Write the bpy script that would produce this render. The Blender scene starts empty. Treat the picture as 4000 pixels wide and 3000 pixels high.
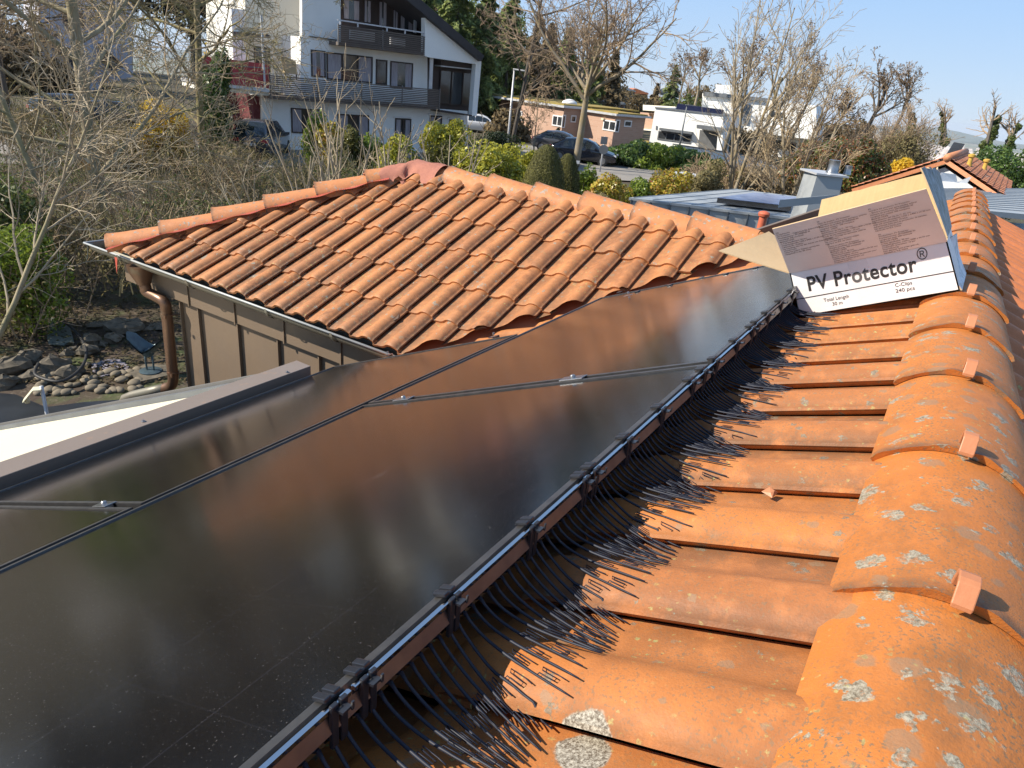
import bpy, math, random
from mathutils import Vector, Matrix
V = Vector
SC = bpy.context.scene
COL = SC.collection
# ------------------------------------------------------------------ camera
F = 2650.0                      # focal length in pixels of a 4000 px wide frame
RGT = V((0.53847588, -0.83712884, 0.09622383))
DWN = V((-0.29750049, -0.29570852, -0.90777196))
FWD = V((0.78837629, 0.46018667, -0.40827815))
CAM = V((0.0, 0.10335, 0.325))
cd = bpy.data.cameras.new('camera'); cam = bpy.data.objects.new('camera', cd); COL.objects.link(cam)
cd.sensor_width = 36.0; cd.lens = 36.0 * F / 4000.0; cd.clip_start = 0.02; cd.clip_end = 60000
m = Matrix.Identity(4)
for i in range(3):
    m[i][0] = RGT[i]; m[i][1] = -DWN[i]; m[i][2] = -FWD[i]; m[i][3] = CAM[i]
cam.matrix_world = m
SC.camera = cam
# ------------------------------------------------------------------ light
SUN_AZ, SUN_EL = math.radians(50), math.radians(38)     # azimuth from -X towards +Y
SDIR = V((-math.cos(SUN_AZ) * math.cos(SUN_EL), math.sin(SUN_AZ) * math.cos(SUN_EL), math.sin(SUN_EL)))
w = bpy.data.worlds.new('World'); SC.world = w; w.use_nodes = True
nt = w.node_tree; bg = nt.nodes['Background']
sky = nt.nodes.new('ShaderNodeTexSky'); sky.sky_type = 'NISHITA'; sky.sun_disc = False
sky.sun_elevation = SUN_EL; sky.sun_rotation = math.atan2(SDIR.x, SDIR.y)
sky.altitude = 300; sky.air_density = 1.0; sky.dust_density = 0.05; sky.ozone_density = 3.5
tcw = nt.nodes.new('ShaderNodeTexCoord'); sxw = nt.nodes.new('ShaderNodeSeparateXYZ'); nt.links.new(tcw.outputs['Generated'], sxw.inputs[0])
rpw = nt.nodes.new('ShaderNodeValToRGB'); nt.links.new(sxw.outputs[2], rpw.inputs[0]); el = rpw.color_ramp.elements
el[0].position = 0.0; el[0].color = (4.9, 6.1, 7.7, 1); el[1].position = 0.9; el[1].color = (1.9, 3.2, 5.6, 1)
e2_ = el.new(0.12); e2_.color = (3.7, 5.5, 8.2, 1); e3_ = el.new(0.32); e3_.color = (2.6, 4.4, 7.3, 1)
mxw = nt.nodes.new('ShaderNodeMix'); mxw.data_type = 'RGBA'; mxw.inputs[0].default_value = 0.85
nt.links.new(sky.outputs[0], mxw.inputs[6]); nt.links.new(rpw.outputs[0], mxw.inputs[7])
nt.links.new(mxw.outputs[2], bg.inputs[0]); bg.inputs[1].default_value = 0.075
sl = bpy.data.lights.new('sun', 'SUN'); sl.energy = 5.0; sl.angle = math.radians(0.5); sl.color = (1.0, 0.91, 0.77)
so = bpy.data.objects.new('sun', sl); COL.objects.link(so)
so.rotation_euler = (-SDIR).to_track_quat('-Z', 'Y').to_euler()
SC.view_settings.view_transform = 'Standard'; SC.view_settings.look = 'None'
SC.view_settings.gamma = 1.0; SC.view_settings.exposure = 0.72
SC.render.engine = 'CYCLES'
SC.render.resolution_x = 1024; SC.render.resolution_y = 768
SC.cycles.max_bounces = 8; SC.cycles.transparent_max_bounces = 16

# ------------------------------------------------------------------ finding places
def ray(px, py): return RGT * (px - 2000) + DWN * (py - 1500) + FWD * F
def at(px, py, depth): return CAM + ray(px, py) * (depth / F)
def hp(px, py, p0, n):
    r = ray(px, py); n = V(n); return CAM + r * ((V(p0) - CAM).dot(n) / r.dot(n))
def hx(px, py, x): return hp(px, py, (x, 0, 0), (1, 0, 0))
def hz(px, py, z): return hp(px, py, (0, 0, z), (0, 0, 1))
def proj(p):
    q = V(p) - CAM; d = q.dot(FWD); return 2000 + F * q.dot(RGT) / d, 1500 + F * q.dot(DWN) / d
def hdir(px):                                   # horizontal direction vanishing at pixel column px
    v = ray(px, 500 + 0.106 * (px - 3810)); v.z = 0; return v.normalized()

# ------------------------------------------------------------------ mesh helpers
ORG = {}
class MB:
    def __init__(s): s.v = []; s.f = []; s.t = []; s.cur = 0.5; s.g = {}
    def add(s, vs, fs):
        n = len(s.v); s.v.extend([tuple(a) for a in vs]); s.f.extend([tuple(i + n for i in f) for f in fs])
        s.t.extend([s.cur] * len(vs)); return s
    def poly(s, *p): return s.add(p, [tuple(range(len(p)))])
    def ob(s, o, a, b, c):                      # parallelepiped from corner and three edges
        o = V(o); a = V(a); b = V(b); c = V(c)
        if a.cross(b).dot(c) < 0: a, b = b, a
        p = [o, o + a, o + a + b, o + b]; p += [q + c for q in p]
        return s.add(p, [(0, 3, 2, 1), (4, 5, 6, 7), (0, 1, 5, 4), (1, 2, 6, 5), (2, 3, 7, 6), (3, 0, 4, 7)])
    def box(s, c0, c1):
        c0 = V(c0); d = V(c1) - c0; return s.ob(c0, (d.x, 0, 0), (0, d.y, 0), (0, 0, d.z))
    def ext(s, pts, vec):                       # prism from polygon
        n = len(pts); p = [V(q) for q in pts] + [V(q) + V(vec) for q in pts]
        return s.add(p, [tuple(range(n))[::-1], tuple(range(n, 2 * n))] + [(i, (i + 1) % n, n + (i + 1) % n, n + i) for i in range(n)])
    def tube(s, pts, rad, n=6, cap=True, flat=None):
        pts = [V(p) for p in pts]
        if not hasattr(rad, '__len__'): rad = [rad] * len(pts)
        vs = []; fs = []; prev = None
        for i, p in enumerate(pts):
            d = (pts[min(i + 1, len(pts) - 1)] - pts[max(i - 1, 0)])
            if d.length < 1e-9: d = V((0, 0, 1))
            d.normalize()
            if prev is None:
                a = V((0, 0, 1)) if abs(d.z) < 0.9 else V((1, 0, 0)); u = d.cross(a).normalized()
            else:
                u = prev - d * prev.dot(d); u = u.normalized() if u.length > 1e-6 else d.orthogonal().normalized()
            prev = u; w_ = d.cross(u)
            for k in range(n):
                an = 2 * math.pi * k / n
                vs.append(p + (u * math.cos(an) + w_ * math.sin(an) * (flat or 1.0)) * rad[i])
        for i in range(len(pts) - 1):
            for k in range(n):
                k2 = (k + 1) % n; fs.append((i * n + k, i * n + k2, (i + 1) * n + k2, (i + 1) * n + k))
        if cap and n > 2:
            fs.append(tuple(range(n))[::-1]); L = (len(pts) - 1) * n; fs.append(tuple(range(L, L + n)))
        return s.add(vs, fs)
    def lathe(s, prof, c, n=16, ax=(0, 0, 1)):
        return s.tube([V(c) + V(ax).normalized() * h for r, h in prof], [r for r, h in prof], n)
    def grid(s, rows):
        n = len(rows[0]); vs = [p for r in rows for p in r]
        return s.add(vs, [(i * n + j, i * n + j + 1, (i + 1) * n + j + 1, (i + 1) * n + j) for i in range(len(rows) - 1) for j in range(n - 1)])
    def build(s, name, mat, parent=None, smooth=False, at_=None, bevel=0, auto=None):
        if parent is not None: org = ORG.get(parent.name, V((0, 0, 0)))
        elif at_ is not None: org = V(at_)
        else:
            xs = s.v; org = V((sum(p[0] for p in xs) / len(xs), sum(p[1] for p in xs) / len(xs), min(p[2] for p in xs)))
        me = bpy.data.meshes.new(name)
        me.from_pydata([(p[0] - org.x, p[1] - org.y, p[2] - org.z) for p in s.v], [], s.f)
        if len(set(s.t)) > 1:
            a = me.attributes.new('tint', 'FLOAT', 'POINT'); a.data.foreach_set('value', s.t)
        if s.g:
            a = me.attributes.new('wear_shade', 'FLOAT', 'POINT'); a.data.foreach_set('value', [s.g.get(i, 0.0) for i in range(len(s.v))])
        me.materials.append(mat)
        o = bpy.data.objects.new(name, me); COL.objects.link(o)
        if parent is not None: o.parent = parent
        else: o.location = org
        ORG[o.name] = org
        if smooth:
            me.shade_smooth()
            if auto: me.set_sharp_from_angle(angle=math.radians(auto))
        if bevel:
            b = o.modifiers.new('bevel', 'BEVEL'); b.width = bevel; b.segments = 2; b.limit_method = 'ANGLE'
        me.update()
        return o
def tag(o, label, cat, group=None, kind=None):
    o['label'] = label; o['category'] = cat
    if group: o['group'] = group
    if kind: o['kind'] = kind
    return o
def thing(name, label, cat, loc=(0, 0, 0), group=None, rz=0):
    o = bpy.data.objects.new(name, None); COL.objects.link(o); o.location = V(loc); o.rotation_euler = (0, 0, rz)
    o.empty_display_size = 0.1
    ORG[o.name] = V(loc); return tag(o, label, cat, group)
def struct(o): o['kind'] = 'structure'; return o
def local(o): ORG[o.name] = V((0, 0, 0)); return o        # children are modelled in the thing's own axes

# ------------------------------------------------------------------ materials
class NT:
    def __init__(s, name):
        s.m = bpy.data.materials.new(name); s.m.use_nodes = True; s.t = s.m.node_tree
        s.b = s.t.nodes['Principled BSDF']; s.tc = s.n('ShaderNodeTexCoord'); s.co = s.tc.outputs['Object']
    def n(s, k, **kw):
        x = s.t.nodes.new(k)
        for a, b in kw.items(): setattr(x, a, b)
        return x
    def l(s, a, b): s.t.links.new(a, b)
    def val(s, sock, v):
        if isinstance(v, bpy.types.NodeSocket): s.l(v, sock)
        elif isinstance(v, (tuple, list)) and len(v) == 3 and sock.type == 'RGBA': sock.default_value = (*v, 1)
        else: sock.default_value = v
    def map(s, scale=(1, 1, 1), rot=(0, 0, 0), co=None):
        x = s.n('ShaderNodeMapping'); s.l(co or s.co, x.inputs[0]); x.inputs['Scale'].default_value = scale; x.inputs['Rotation'].default_value = rot
        return x.outputs[0]
    def noise(s, scale, detail=4, rough=0.6, co=None, out=0, dist=0.0):
        x = s.n('ShaderNodeTexNoise'); s.l(co or s.co, x.inputs['Vector']); x.inputs['Scale'].default_value = scale
        x.inputs['Detail'].default_value = detail; x.inputs['Roughness'].default_value = rough; x.inputs['Distortion'].default_value = dist
        return x.outputs[out]
    def ramp(s, fac, a, b, ca=(0, 0, 0), cb=(1, 1, 1)):
        x = s.n('ShaderNodeValToRGB'); s.l(fac, x.inputs[0]); e = x.color_ramp.elements
        e[0].position = a; e[1].position = b; e[0].color = (*ca, 1); e[1].color = (*cb, 1); return x.outputs[0]
    def mix(s, fac, a, b, mode='MIX'):
        x = s.n('ShaderNodeMix', data_type='RGBA', blend_type=mode)
        s.val(x.inputs[0], fac); s.val(x.inputs[6], a); s.val(x.inputs[7], b); return x.outputs[2]
    def math(s, op, a, b=0.0, clamp=False):
        x = s.n('ShaderNodeMath', operation=op, use_clamp=clamp); s.val(x.inputs[0], a); s.val(x.inputs[1], b); return x.outputs[0]
    def spots(s, scale, r, frac, edge=0.08, distort=0.3, co=None):
        """round patches: radius r (cell units), present in a share frac of the cells"""
        no = s.noise(scale * 2.2, 3, 0.6, co=co, out=1)
        ad = s.n('ShaderNodeMix', data_type='RGBA', blend_type='ADD'); ad.inputs[0].default_value = distort / scale
        s.l(co or s.co, ad.inputs[6]); s.l(no, ad.inputs[7])
        vo = s.n('ShaderNodeTexVoronoi'); s.l(ad.outputs[2], vo.inputs['Vector']); vo.inputs['Scale'].default_value = scale
        sp = s.n('ShaderNodeSeparateColor'); s.l(vo.outputs['Color'], sp.inputs[0])
        rad = s.math('MULTIPLY', s.math('ADD', sp.outputs[1], 0.35), r)
        d = s.math('SUBTRACT', rad, vo.outputs['Distance'])
        m1 = s.math('DIVIDE', d, edge, True)
        m2 = s.math('LESS_THAN', sp.outputs[0], frac)
        return s.math('MULTIPLY', m1, m2)
    def bump(s, h, st=0.3, dist=0.01):
        x = s.n('ShaderNodeBump'); s.l(h, x.inputs['Height']); x.inputs['Strength'].default_value = st; x.inputs['Distance'].default_value = dist
        s.l(x.outputs[0], s.b.inputs['Normal'])
    def set(s, **kw):
        for k, v in kw.items(): s.val(s.b.inputs[k.replace('_', ' ')], v)
        return s.m
def pm(name, c1, c2=None, scale=3.0, rough=0.7, metal=0.0, bump=0.0, bscale=None, spec=None, detail=5, co=None, coat=0):
    t = NT(name)
    c2 = c2 or tuple(x * 0.7 for x in c1)
    if co: t.co = t.map(co)
    c = t.mix(t.ramp(t.noise(scale, detail), 0.3, 0.7), c1, c2)
    t.set(Base_Color=c, Roughness=rough, Metallic=metal)
    if spec is not None: t.b.inputs['Specular IOR Level'].default_value = spec
    if coat: t.b.inputs['Coat Weight'].default_value = coat; t.b.inputs['Coat Roughness'].default_value = 0.05
    if bump: t.bump(t.noise(bscale or scale * 6, 4), bump, 0.01)
    return t.m
def terracotta(name, base, dark, gray=0.25, yellow=0.25, grime=0.4, gs=14, ys=40, pale=(0.42, 0.40, 0.33), stretch=(1, 1, 1), speck=0.5, wear_shade=0.9, patch=None):
    t = NT(name); co = t.map(stretch)
    at_ = t.n('ShaderNodeAttribute', attribute_name='tint')
    c = t.mix(t.ramp(t.noise(2.2, 5, 0.65, co=co), 0.3, 0.75), base, tuple(b * 0.8 + d * 0.2 for b, d in zip(base, dark)))
    c = t.mix(t.math('MULTIPLY', at_.outputs['Fac'], 0.75), c, dark)
    if True:
        we = t.n('ShaderNodeAttribute', attribute_name='wear_shade')
        c = t.mix(t.math('MULTIPLY', t.math('MULTIPLY', we.outputs['Fac'], t.ramp(t.noise(11, 6, 0.75), 0.30, 0.52)), wear_shade), c, (0.075, 0.052, 0.034))
        c = t.mix(t.math('MULTIPLY', t.ramp(t.noise(6, 6, 0.7, co=co), 0.5, 0.72), grime), c, tuple(d * 0.55 for d in dark))
        c = t.mix(t.math('MULTIPLY', t.ramp(t.noise(26, 3, 0.5), 0.5, 0.72), 0.22), c, tuple(min(1, b * 1.35 + 0.04) for b in base))
        # fine dark specks of grime
        sp = t.math('MULTIPLY', t.ramp(t.noise(230, 2, 0.6), 0.55, 0.64), t.ramp(t.noise(9, 4, 0.6), 0.36, 0.58))
        c = t.mix(t.math('MULTIPLY', sp, speck), c, (0.15, 0.115, 0.07))
        g0 = t.spots(gs * 0.9, 0.34, gray * 0.9, 0.06, 0.5)
        c = t.mix(t.math('MULTIPLY', g0, 0.55), c, (0.22, 0.17, 0.11))
        c = t.mix(t.math('MULTIPLY', t.ramp(t.noise(700, 2, 0.7), 0.35, 0.75), 0.30), c, tuple(b * 0.55 for b in base))
        g = t.spots(gs, 0.30, gray, 0.05, 1.3, co=t.map((1, 1, 1), (0.3, 0.2, 0.9)))
        g2 = t.math('MULTIPLY', t.spots(gs * 0.55, 0.36, gray * 0.35, 0.06, 1.6, co=t.map((1, 1, 1), (0.8, 0.5, 0.2))), t.ramp(t.noise(5, 3), 0.45, 0.55))
        g = t.math('MAXIMUM', g, g2)
        g = t.math('MULTIPLY', g, t.ramp(t.noise(60, 4, 0.8), 0.33, 0.5))
        tex = t.ramp(t.noise(180, 5, 0.85), 0.38, 0.60)
        c = t.mix(t.math('MULTIPLY', g, 0.92), c, t.mix(tex, (0.10, 0.09, 0.06), pale))
        y = t.spots(ys, 0.30, yellow, 0.12, 1.1)
        ym = t.math('MULTIPLY', y, t.ramp(t.noise(3.2, 2), 0.42, 0.58))
        c = t.mix(t.math('MULTIPLY', ym, 0.85), c, t.mix(t.ramp(t.noise(240, 3), 0.4, 0.6), (0.22, 0.20, 0.08), (0.42, 0.38, 0.13)))
    if patch:
        dv = t.n('ShaderNodeVectorMath', operation='DISTANCE'); t.l(t.co, dv.inputs[0]); dv.inputs[1].default_value = patch[0]
        dm = t.math('DIVIDE', t.math('SUBTRACT', t.math('ADD', patch[1], t.math('MULTIPLY', t.math('SUBTRACT', t.noise(30, 4), 0.5), 0.02)), dv.outputs['Value']), 0.003, True)
        c = t.mix(dm, c, t.mix(t.ramp(t.noise(260, 4, 0.8), 0.4, 0.62), (0.10, 0.075, 0.05), (0.46, 0.42, 0.34)))
    t.set(Base_Color=c, Roughness=t.ramp(t.noise(9), 0.3, 0.8, (0.55,) * 3, (0.85,) * 3))
    h = t.mix(0.5, t.noise(60, 6), t.noise(300, 3)); h = t.mix(t.math('MULTIPLY', g, 1.0), h, t.mix(0.6, tex, (1, 1, 1)))
    t.bump(h, 0.35, 0.004)
    return t.m
M = {}
SNP, CSP = math.sin(math.radians(24)), math.cos(math.radians(24))
M['tile_near'] = terracotta('clay near slope', (0.53, 0.180, 0.034), (0.36, 0.13, 0.045), gray=0.17, yellow=0.42, grime=0.55, gs=42, ys=95, pale=(0.26, 0.215, 0.155), speck=0.6, wear_shade=0.75, patch=(hp(2270, 2890, (0, 0, -0.16), (0, SNP, CSP)) - V((2.94, 3.0, -4.25)), 0.034))
M['tile_wing'] = terracotta('clay wing slope', (0.50, 0.195, 0.062), (0.29, 0.115, 0.045), gray=0.2, yellow=0.42, grime=1.0, gs=24, ys=60, pale=(0.36, 0.33, 0.27), speck=0.8, wear_shade=1.0)
M['tile_back'] = terracotta('clay back slope', (0.58, 0.18, 0.055), (0.44, 0.145, 0.05), gray=0.06, yellow=0.05, grime=0.3, wear_shade=0.3)
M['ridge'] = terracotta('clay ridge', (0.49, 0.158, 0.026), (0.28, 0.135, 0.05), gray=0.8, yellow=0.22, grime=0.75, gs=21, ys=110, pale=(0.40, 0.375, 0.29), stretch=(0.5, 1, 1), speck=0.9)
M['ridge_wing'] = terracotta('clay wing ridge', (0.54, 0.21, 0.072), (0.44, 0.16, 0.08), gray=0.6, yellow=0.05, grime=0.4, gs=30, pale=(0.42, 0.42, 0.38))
M['clip'] = pm('clay coloured metal clip', (0.48, 0.19, 0.085), (0.40, 0.155, 0.07), 9, 0.5, 0.0, 0.1, 60)
M['far_tile'] = pm('far clay', (0.55, 0.20, 0.085), (0.36, 0.12, 0.055), 1.5, 0.8, bump=0.2)
M['black_plastic'] = pm('black plastic', (0.012, 0.013, 0.018), (0.022, 0.024, 0.03), 12, 0.28, spec=0.6)
M['tine_plastic'] = pm('tine plastic', (0.010, 0.013, 0.026), (0.016, 0.020, 0.034), 25, 0.55, spec=0.4)
M['frame_black'] = pm('black anodised frame', (0.10, 0.10, 0.105), (0.16, 0.155, 0.15), 30, 0.38, 0.8)
M['frame_side'] = pm('dark anodised side', (0.20, 0.19, 0.19), (0.26, 0.25, 0.25), 5, 0.22, 1.0)
M['alu'] = pm('aluminium', (0.55, 0.55, 0.55), (0.42, 0.42, 0.43), 20, 0.3, 1.0)
M['steel'] = pm('steel', (0.45, 0.45, 0.46), (0.3, 0.3, 0.3), 8, 0.3, 0.9)
def panel_glass():
    t = NT('dark module glass')
    dust = t.math('MULTIPLY', t.ramp(t.noise(420, 2, 0.5), 0.67, 0.75), 0.40)
    film = t.math('MULTIPLY', t.ramp(t.noise(2.6, 6, 0.75, co=t.map((1, 2.6, 1))), 0.5, 0.85), 0.22)
    c = t.mix(film, (0.0025, 0.0024, 0.003), (0.014, 0.013, 0.013))
    wm = t.spots(9, 0.30, 0.05, 0.3, 1.2, co=t.map((1, 3.2, 1), (0, 0, 0.6)))
    c = t.mix(t.math('MULTIPLY', t.math('MULTIPLY', wm, t.ramp(t.noise(160, 4, 0.8), 0.45, 0.7)), 0.5), c, (0.10, 0.095, 0.10))
    c = t.mix(dust, c, (0.22, 0.20, 0.18))
    # fine busbar wires and the split between half cells
    sx = t.n('ShaderNodeSeparateXYZ'); t.l(t.co, sx.inputs[0])
    fx = t.math('PINGPONG', t.math('ADD', sx.outputs[0], 10), 0.0912)
    lx = t.math('LESS_THAN', fx, 0.0007)
    fy = t.math('PINGPONG', t.math('ADD', sx.outputs[1], 10), 0.0855)
    ly = t.math('LESS_THAN', fy, 0.0007)
    c = t.mix(t.math('MULTIPLY', t.math('ADD', t.math('MULTIPLY', lx, 0.4), ly, True), 0.28), c, (0.045, 0.045, 0.06))
    ro = t.ramp(t.noise(3, 4), 0.3, 0.75, (0.12,) * 3, (0.19,) * 3)
    t.set(Base_Color=c, Roughness=t.math('ADD', ro, t.math('MULTIPLY', dust, 0.5)), IOR=1.5)
    t.b.inputs['Coat Weight'].default_value = 0.5; t.b.inputs['Coat Roughness'].default_value = 0.15; t.b.inputs['Coat IOR'].default_value = 1.5
    t.bump(t.noise(5, 3), 0.10, 0.004)
    return t.m
M['glass'] = panel_glass()
def sheet(name, c1, c2, rough=0.45, metal=0.3, blot=(0.3, 0.2, 0.12), bs=7, bf=0.25):
    t = NT(name)
    c = t.mix(t.ramp(t.noise(2.5, 5), 0.3, 0.7), c1, c2)
    c = t.mix(t.math('MULTIPLY', t.spots(bs, 0.4, bf, 0.2, 0.9), 0.35), c, blot)
    c = t.mix(t.math('MULTIPLY', t.ramp(t.noise(60, 5, 0.7), 0.55, 0.75), 0.3), c, tuple(x * 0.6 for x in c1))
    t.set(Base_Color=c, Roughness=t.ramp(t.noise(5), 0.3, 0.7, (rough - 0.1,) * 3, (rough + 0.12,) * 3), Metallic=metal)
    t.bump(t.noise(3, 3), 0.12, 0.01); return t.m
M['brown_sheet'] = sheet('brown metal sheet', (0.195, 0.142, 0.098), (0.16, 0.118, 0.083), 0.5, 0.1, (0.22, 0.16, 0.11))
M['brown_trim'] = sheet('brown oxidised cover', (0.25, 0.20, 0.165), (0.215, 0.17, 0.14), 0.42, 0.1, (0.34, 0.22, 0.15), 30, 0.35)
M['gutter'] = sheet('weathered copper gutter', (0.20, 0.175, 0.135), (0.17, 0.165, 0.135), 0.52, 0.3, (0.20, 0.23, 0.19), 9, 0.3)
M['pipe'] = sheet('oxidised copper pipe', (0.19, 0.115, 0.075), (0.15, 0.085, 0.055), 0.42, 0.6, (0.17, 0.18, 0.14), 8, 0.3)
M['zinc'] = sheet('grey zinc roofing', (0.33, 0.355, 0.37), (0.38, 0.40, 0.41), 0.5, 0.2, (0.33, 0.34, 0.34), 3, 0.3)
M['white_wall'] = pm('white render', (0.88, 0.88, 0.85), (0.82, 0.82, 0.79), 0.8, 0.85, bump=0.3, bscale=25)
M['cream_wall'] = pm('cream render', (0.80, 0.77, 0.68), (0.74, 0.71, 0.62), 0.7, 0.85, bump=0.2, bscale=25)
M['grey_wall'] = pm('grey violet render', (0.50, 0.50, 0.56), (0.42, 0.42, 0.48), 0.6, 0.85)
M['dark_wood'] = pm('dark brown wood', (0.045, 0.026, 0.02), (0.03, 0.018, 0.014), 4, 0.6)
M['slat_wood'] = pm('weathered grey brown slats', (0.155, 0.125, 0.105), (0.10, 0.08, 0.068), 3, 0.8, co=(1, 1, 5))
M['dark_roof'] = pm('dark roof edge', (0.045, 0.04, 0.042), (0.03, 0.028, 0.03), 3, 0.7)
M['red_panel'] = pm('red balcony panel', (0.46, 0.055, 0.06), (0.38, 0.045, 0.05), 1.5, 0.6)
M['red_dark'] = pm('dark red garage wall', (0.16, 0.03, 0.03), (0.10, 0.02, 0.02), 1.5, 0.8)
M['window'] = pm('window glass', (0.02, 0.025, 0.03), (0.05, 0.055, 0.06), 0.8, 0.06, spec=0.8)
M['curtain'] = pm('pale curtain', (0.45, 0.42, 0.45), (0.25, 0.22, 0.24), 6, 0.9, co=(4, 4, 0.3))
M['white_frame'] = pm('white paint', (0.78, 0.78, 0.78), (0.68, 0.68, 0.68), 2, 0.5)
M['white_metal'] = pm('pale metal', (0.55, 0.56, 0.58), (0.45, 0.46, 0.48), 4, 0.45, 0.3)
M['grey_metal'] = pm('grey metal', (0.20, 0.215, 0.23), (0.15, 0.16, 0.17), 3, 0.5, 0.4)
def brick():
    t = NT('pink brick'); b = t.n('ShaderNodeTexBrick')
    t.l(t.map((1, 1, 1), (math.radians(90), 0, 0)), b.inputs['Vector'])
    b.inputs['Scale'].default_value = 1.0; b.inputs['Brick Width'].default_value = 0.5; b.inputs['Row Height'].default_value = 0.15
    b.inputs['Mortar Size'].default_value = 0.018
    b.inputs['Color1'].default_value = (0.46, 0.30, 0.22, 1); b.inputs['Color2'].default_value = (0.38, 0.235, 0.17, 1); b.inputs['Mortar'].default_value = (0.44, 0.32, 0.25, 1)
    t.set(Base_Color=t.mix(t.ramp(t.noise(1.1), 0.35, 0.7), b.outputs[0], (0.44, 0.28, 0.205)), Roughness=0.9); return t.m
M['brick'] = brick()
M['moss'] = pm('moss roof', (0.34, 0.22, 0.05), (0.20, 0.17, 0.04), 1.5, 0.95, bump=0.6, bscale=8)
M['asphalt'] = pm('asphalt', (0.27, 0.25, 0.225), (0.20, 0.185, 0.17), 0.7, 0.95, bump=0.2, bscale=40)
M['kraft'] = pm('brown board', (0.52, 0.38, 0.22), (0.46, 0.33, 0.19), 3, 0.85, bump=0.15, bscale=40, co=(1, 1, 1))
M['kraft_pale'] = pm('inner board', (0.66, 0.48, 0.25), (0.60, 0.43, 0.22), 14, 0.85, bump=0.1, co=(1, 8, 1))
M['carton'] = pm('white coated board', (0.82, 0.79, 0.77), (0.70, 0.69, 0.69), 7, 0.45, bump=0.25, bscale=9, detail=8)
M['ink'] = pm('black ink', (0.02, 0.018, 0.018), (0.03, 0.028, 0.028), 5, 0.6)
M['ink_soft'] = pm('brown grey ink', (0.16, 0.12, 0.12), (0.12, 0.10, 0.10), 5, 0.7)
M['membrane'] = pm('pink brown mesh sheet', (0.40, 0.155, 0.10), (0.33, 0.125, 0.085), 30, 0.75, bump=0.5, bscale=260)
M['red_foil'] = pm('red pleated foil', (0.50, 0.10, 0.06), (0.36, 0.06, 0.045), 20, 0.35, spec=0.7)
M['awning'] = pm('cream fabric', (0.62, 0.575, 0.44), (0.59, 0.55, 0.42), 1.5, 0.8, bump=0.1, bscale=60)
M['rubber'] = pm('black rubber', (0.015, 0.015, 0.016), (0.02, 0.02, 0.021), 6, 0.6)
M['bronze'] = pm('blue green bronze', (0.09, 0.14, 0.16), (0.05, 0.07, 0.09), 9, 0.45, 0.4, bump=0.4, bscale=25)
M['stone'] = pm('river stone', (0.21, 0.17, 0.115), (0.11, 0.095, 0.07), 3, 0.85, bump=0.3)
M['rock'] = pm('grey tan rock', (0.17, 0.14, 0.10), (0.06, 0.052, 0.038), 9, 0.9, bump=1.0, bscale=9)
M['pond'] = pm('dark pond liner', (0.014, 0.016, 0.02), (0.03, 0.033, 0.04), 3, 0.3)
M['bird_wood'] = pm('orange new wood', (0.55, 0.33, 0.12), (0.48, 0.27, 0.10), 6, 0.7)
M['cream_plastic'] = pm('cream enamel', (0.75, 0.70, 0.50), (0.70, 0.64, 0.45), 4, 0.35)
M['orange_clay'] = pm('orange clay pipe', (0.52, 0.12, 0.055), (0.44, 0.10, 0.05), 6, 0.6)
M['yellow_clay'] = pm('yellow vent', (0.50, 0.32, 0.05), (0.42, 0.27, 0.05), 6, 0.7)
def bark(name, c1, c2, moss=None, f=0.3):
    t = NT(name); c = t.mix(t.ramp(t.noise(3.5, 6, 0.7, co=t.map((1, 1, 0.35))), 0.35, 0.68), c1, c2)
    if moss: c = t.mix(t.math('MULTIPLY', t.ramp(t.noise(1.3, 4), 0.45, 0.65), f), c, moss)
    t.set(Base_Color=c, Roughness=0.9); return t.m
M['bark_big'] = bark('grey green bark', (0.36, 0.30, 0.19), (0.18, 0.145, 0.095), (0.17, 0.17, 0.06), 0.5)
M['twig_pale'] = bark('pale brown twig', (0.44, 0.345, 0.21), (0.25, 0.185, 0.115))
M['twig_grey'] = bark('silver twig', (0.42, 0.35, 0.24), (0.26, 0.205, 0.14))
M['twig_moss'] = bark('mossy twig', (0.24, 0.20, 0.10), (0.13, 0.105, 0.06), (0.26, 0.23, 0.06), 0.6)
M['bark_tan'] = bark('tan bark', (0.27, 0.23, 0.17), (0.17, 0.14, 0.10), (0.28, 0.20, 0.05), 0.5)
M['twig_brown'] = bark('brown twig', (0.33, 0.24, 0.15), (0.22, 0.155, 0.10))
M['bark_dark'] = bark('dark bark', (0.12, 0.10, 0.08), (0.07, 0.06, 0.05))
def leaf(name, c1, c2, sc=2.5, rough=0.5, c3=None, f3=0.3, trans=0.38):
    t = NT(name)
    c = t.mix(t.ramp(t.noise(sc, 3), 0.35, 0.65), c1, c2)
    c = t.mix(t.ramp(t.noise(sc * 9, 2), 0.4, 0.62), c, tuple(x * 0.55 for x in c2))
    if c3: c = t.mix(t.math('MULTIPLY', t.ramp(t.noise(sc * 5, 2), 0.52, 0.58), f3), c, c3)
    t.set(Base_Color=c, Roughness=rough)
    tr = t.n('ShaderNodeBsdfTranslucent'); t.l(c, tr.inputs[0]); mx = t.n('ShaderNodeMixShader'); mx.inputs[0].default_value = trans
    t.l(t.b.outputs[0], mx.inputs[1]); t.l(tr.outputs[0], mx.inputs[2]); t.l(mx.outputs[0], t.t.nodes['Material Output'].inputs[0])
    return t.m
M['l_laurel'] = leaf('laurel leaf', (0.66, 0.60, 0.07), (0.40, 0.40, 0.05), 1.6, 0.35)
M['l_hedge'] = leaf('hedge leaf', (0.176, 0.270, 0.061), (0.095, 0.162, 0.041), 1.5, 0.3)
M['l_bright'] = leaf('bright leaf', (0.38, 0.47, 0.06), (0.20, 0.28, 0.04), 1.6, 0.3)
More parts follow.
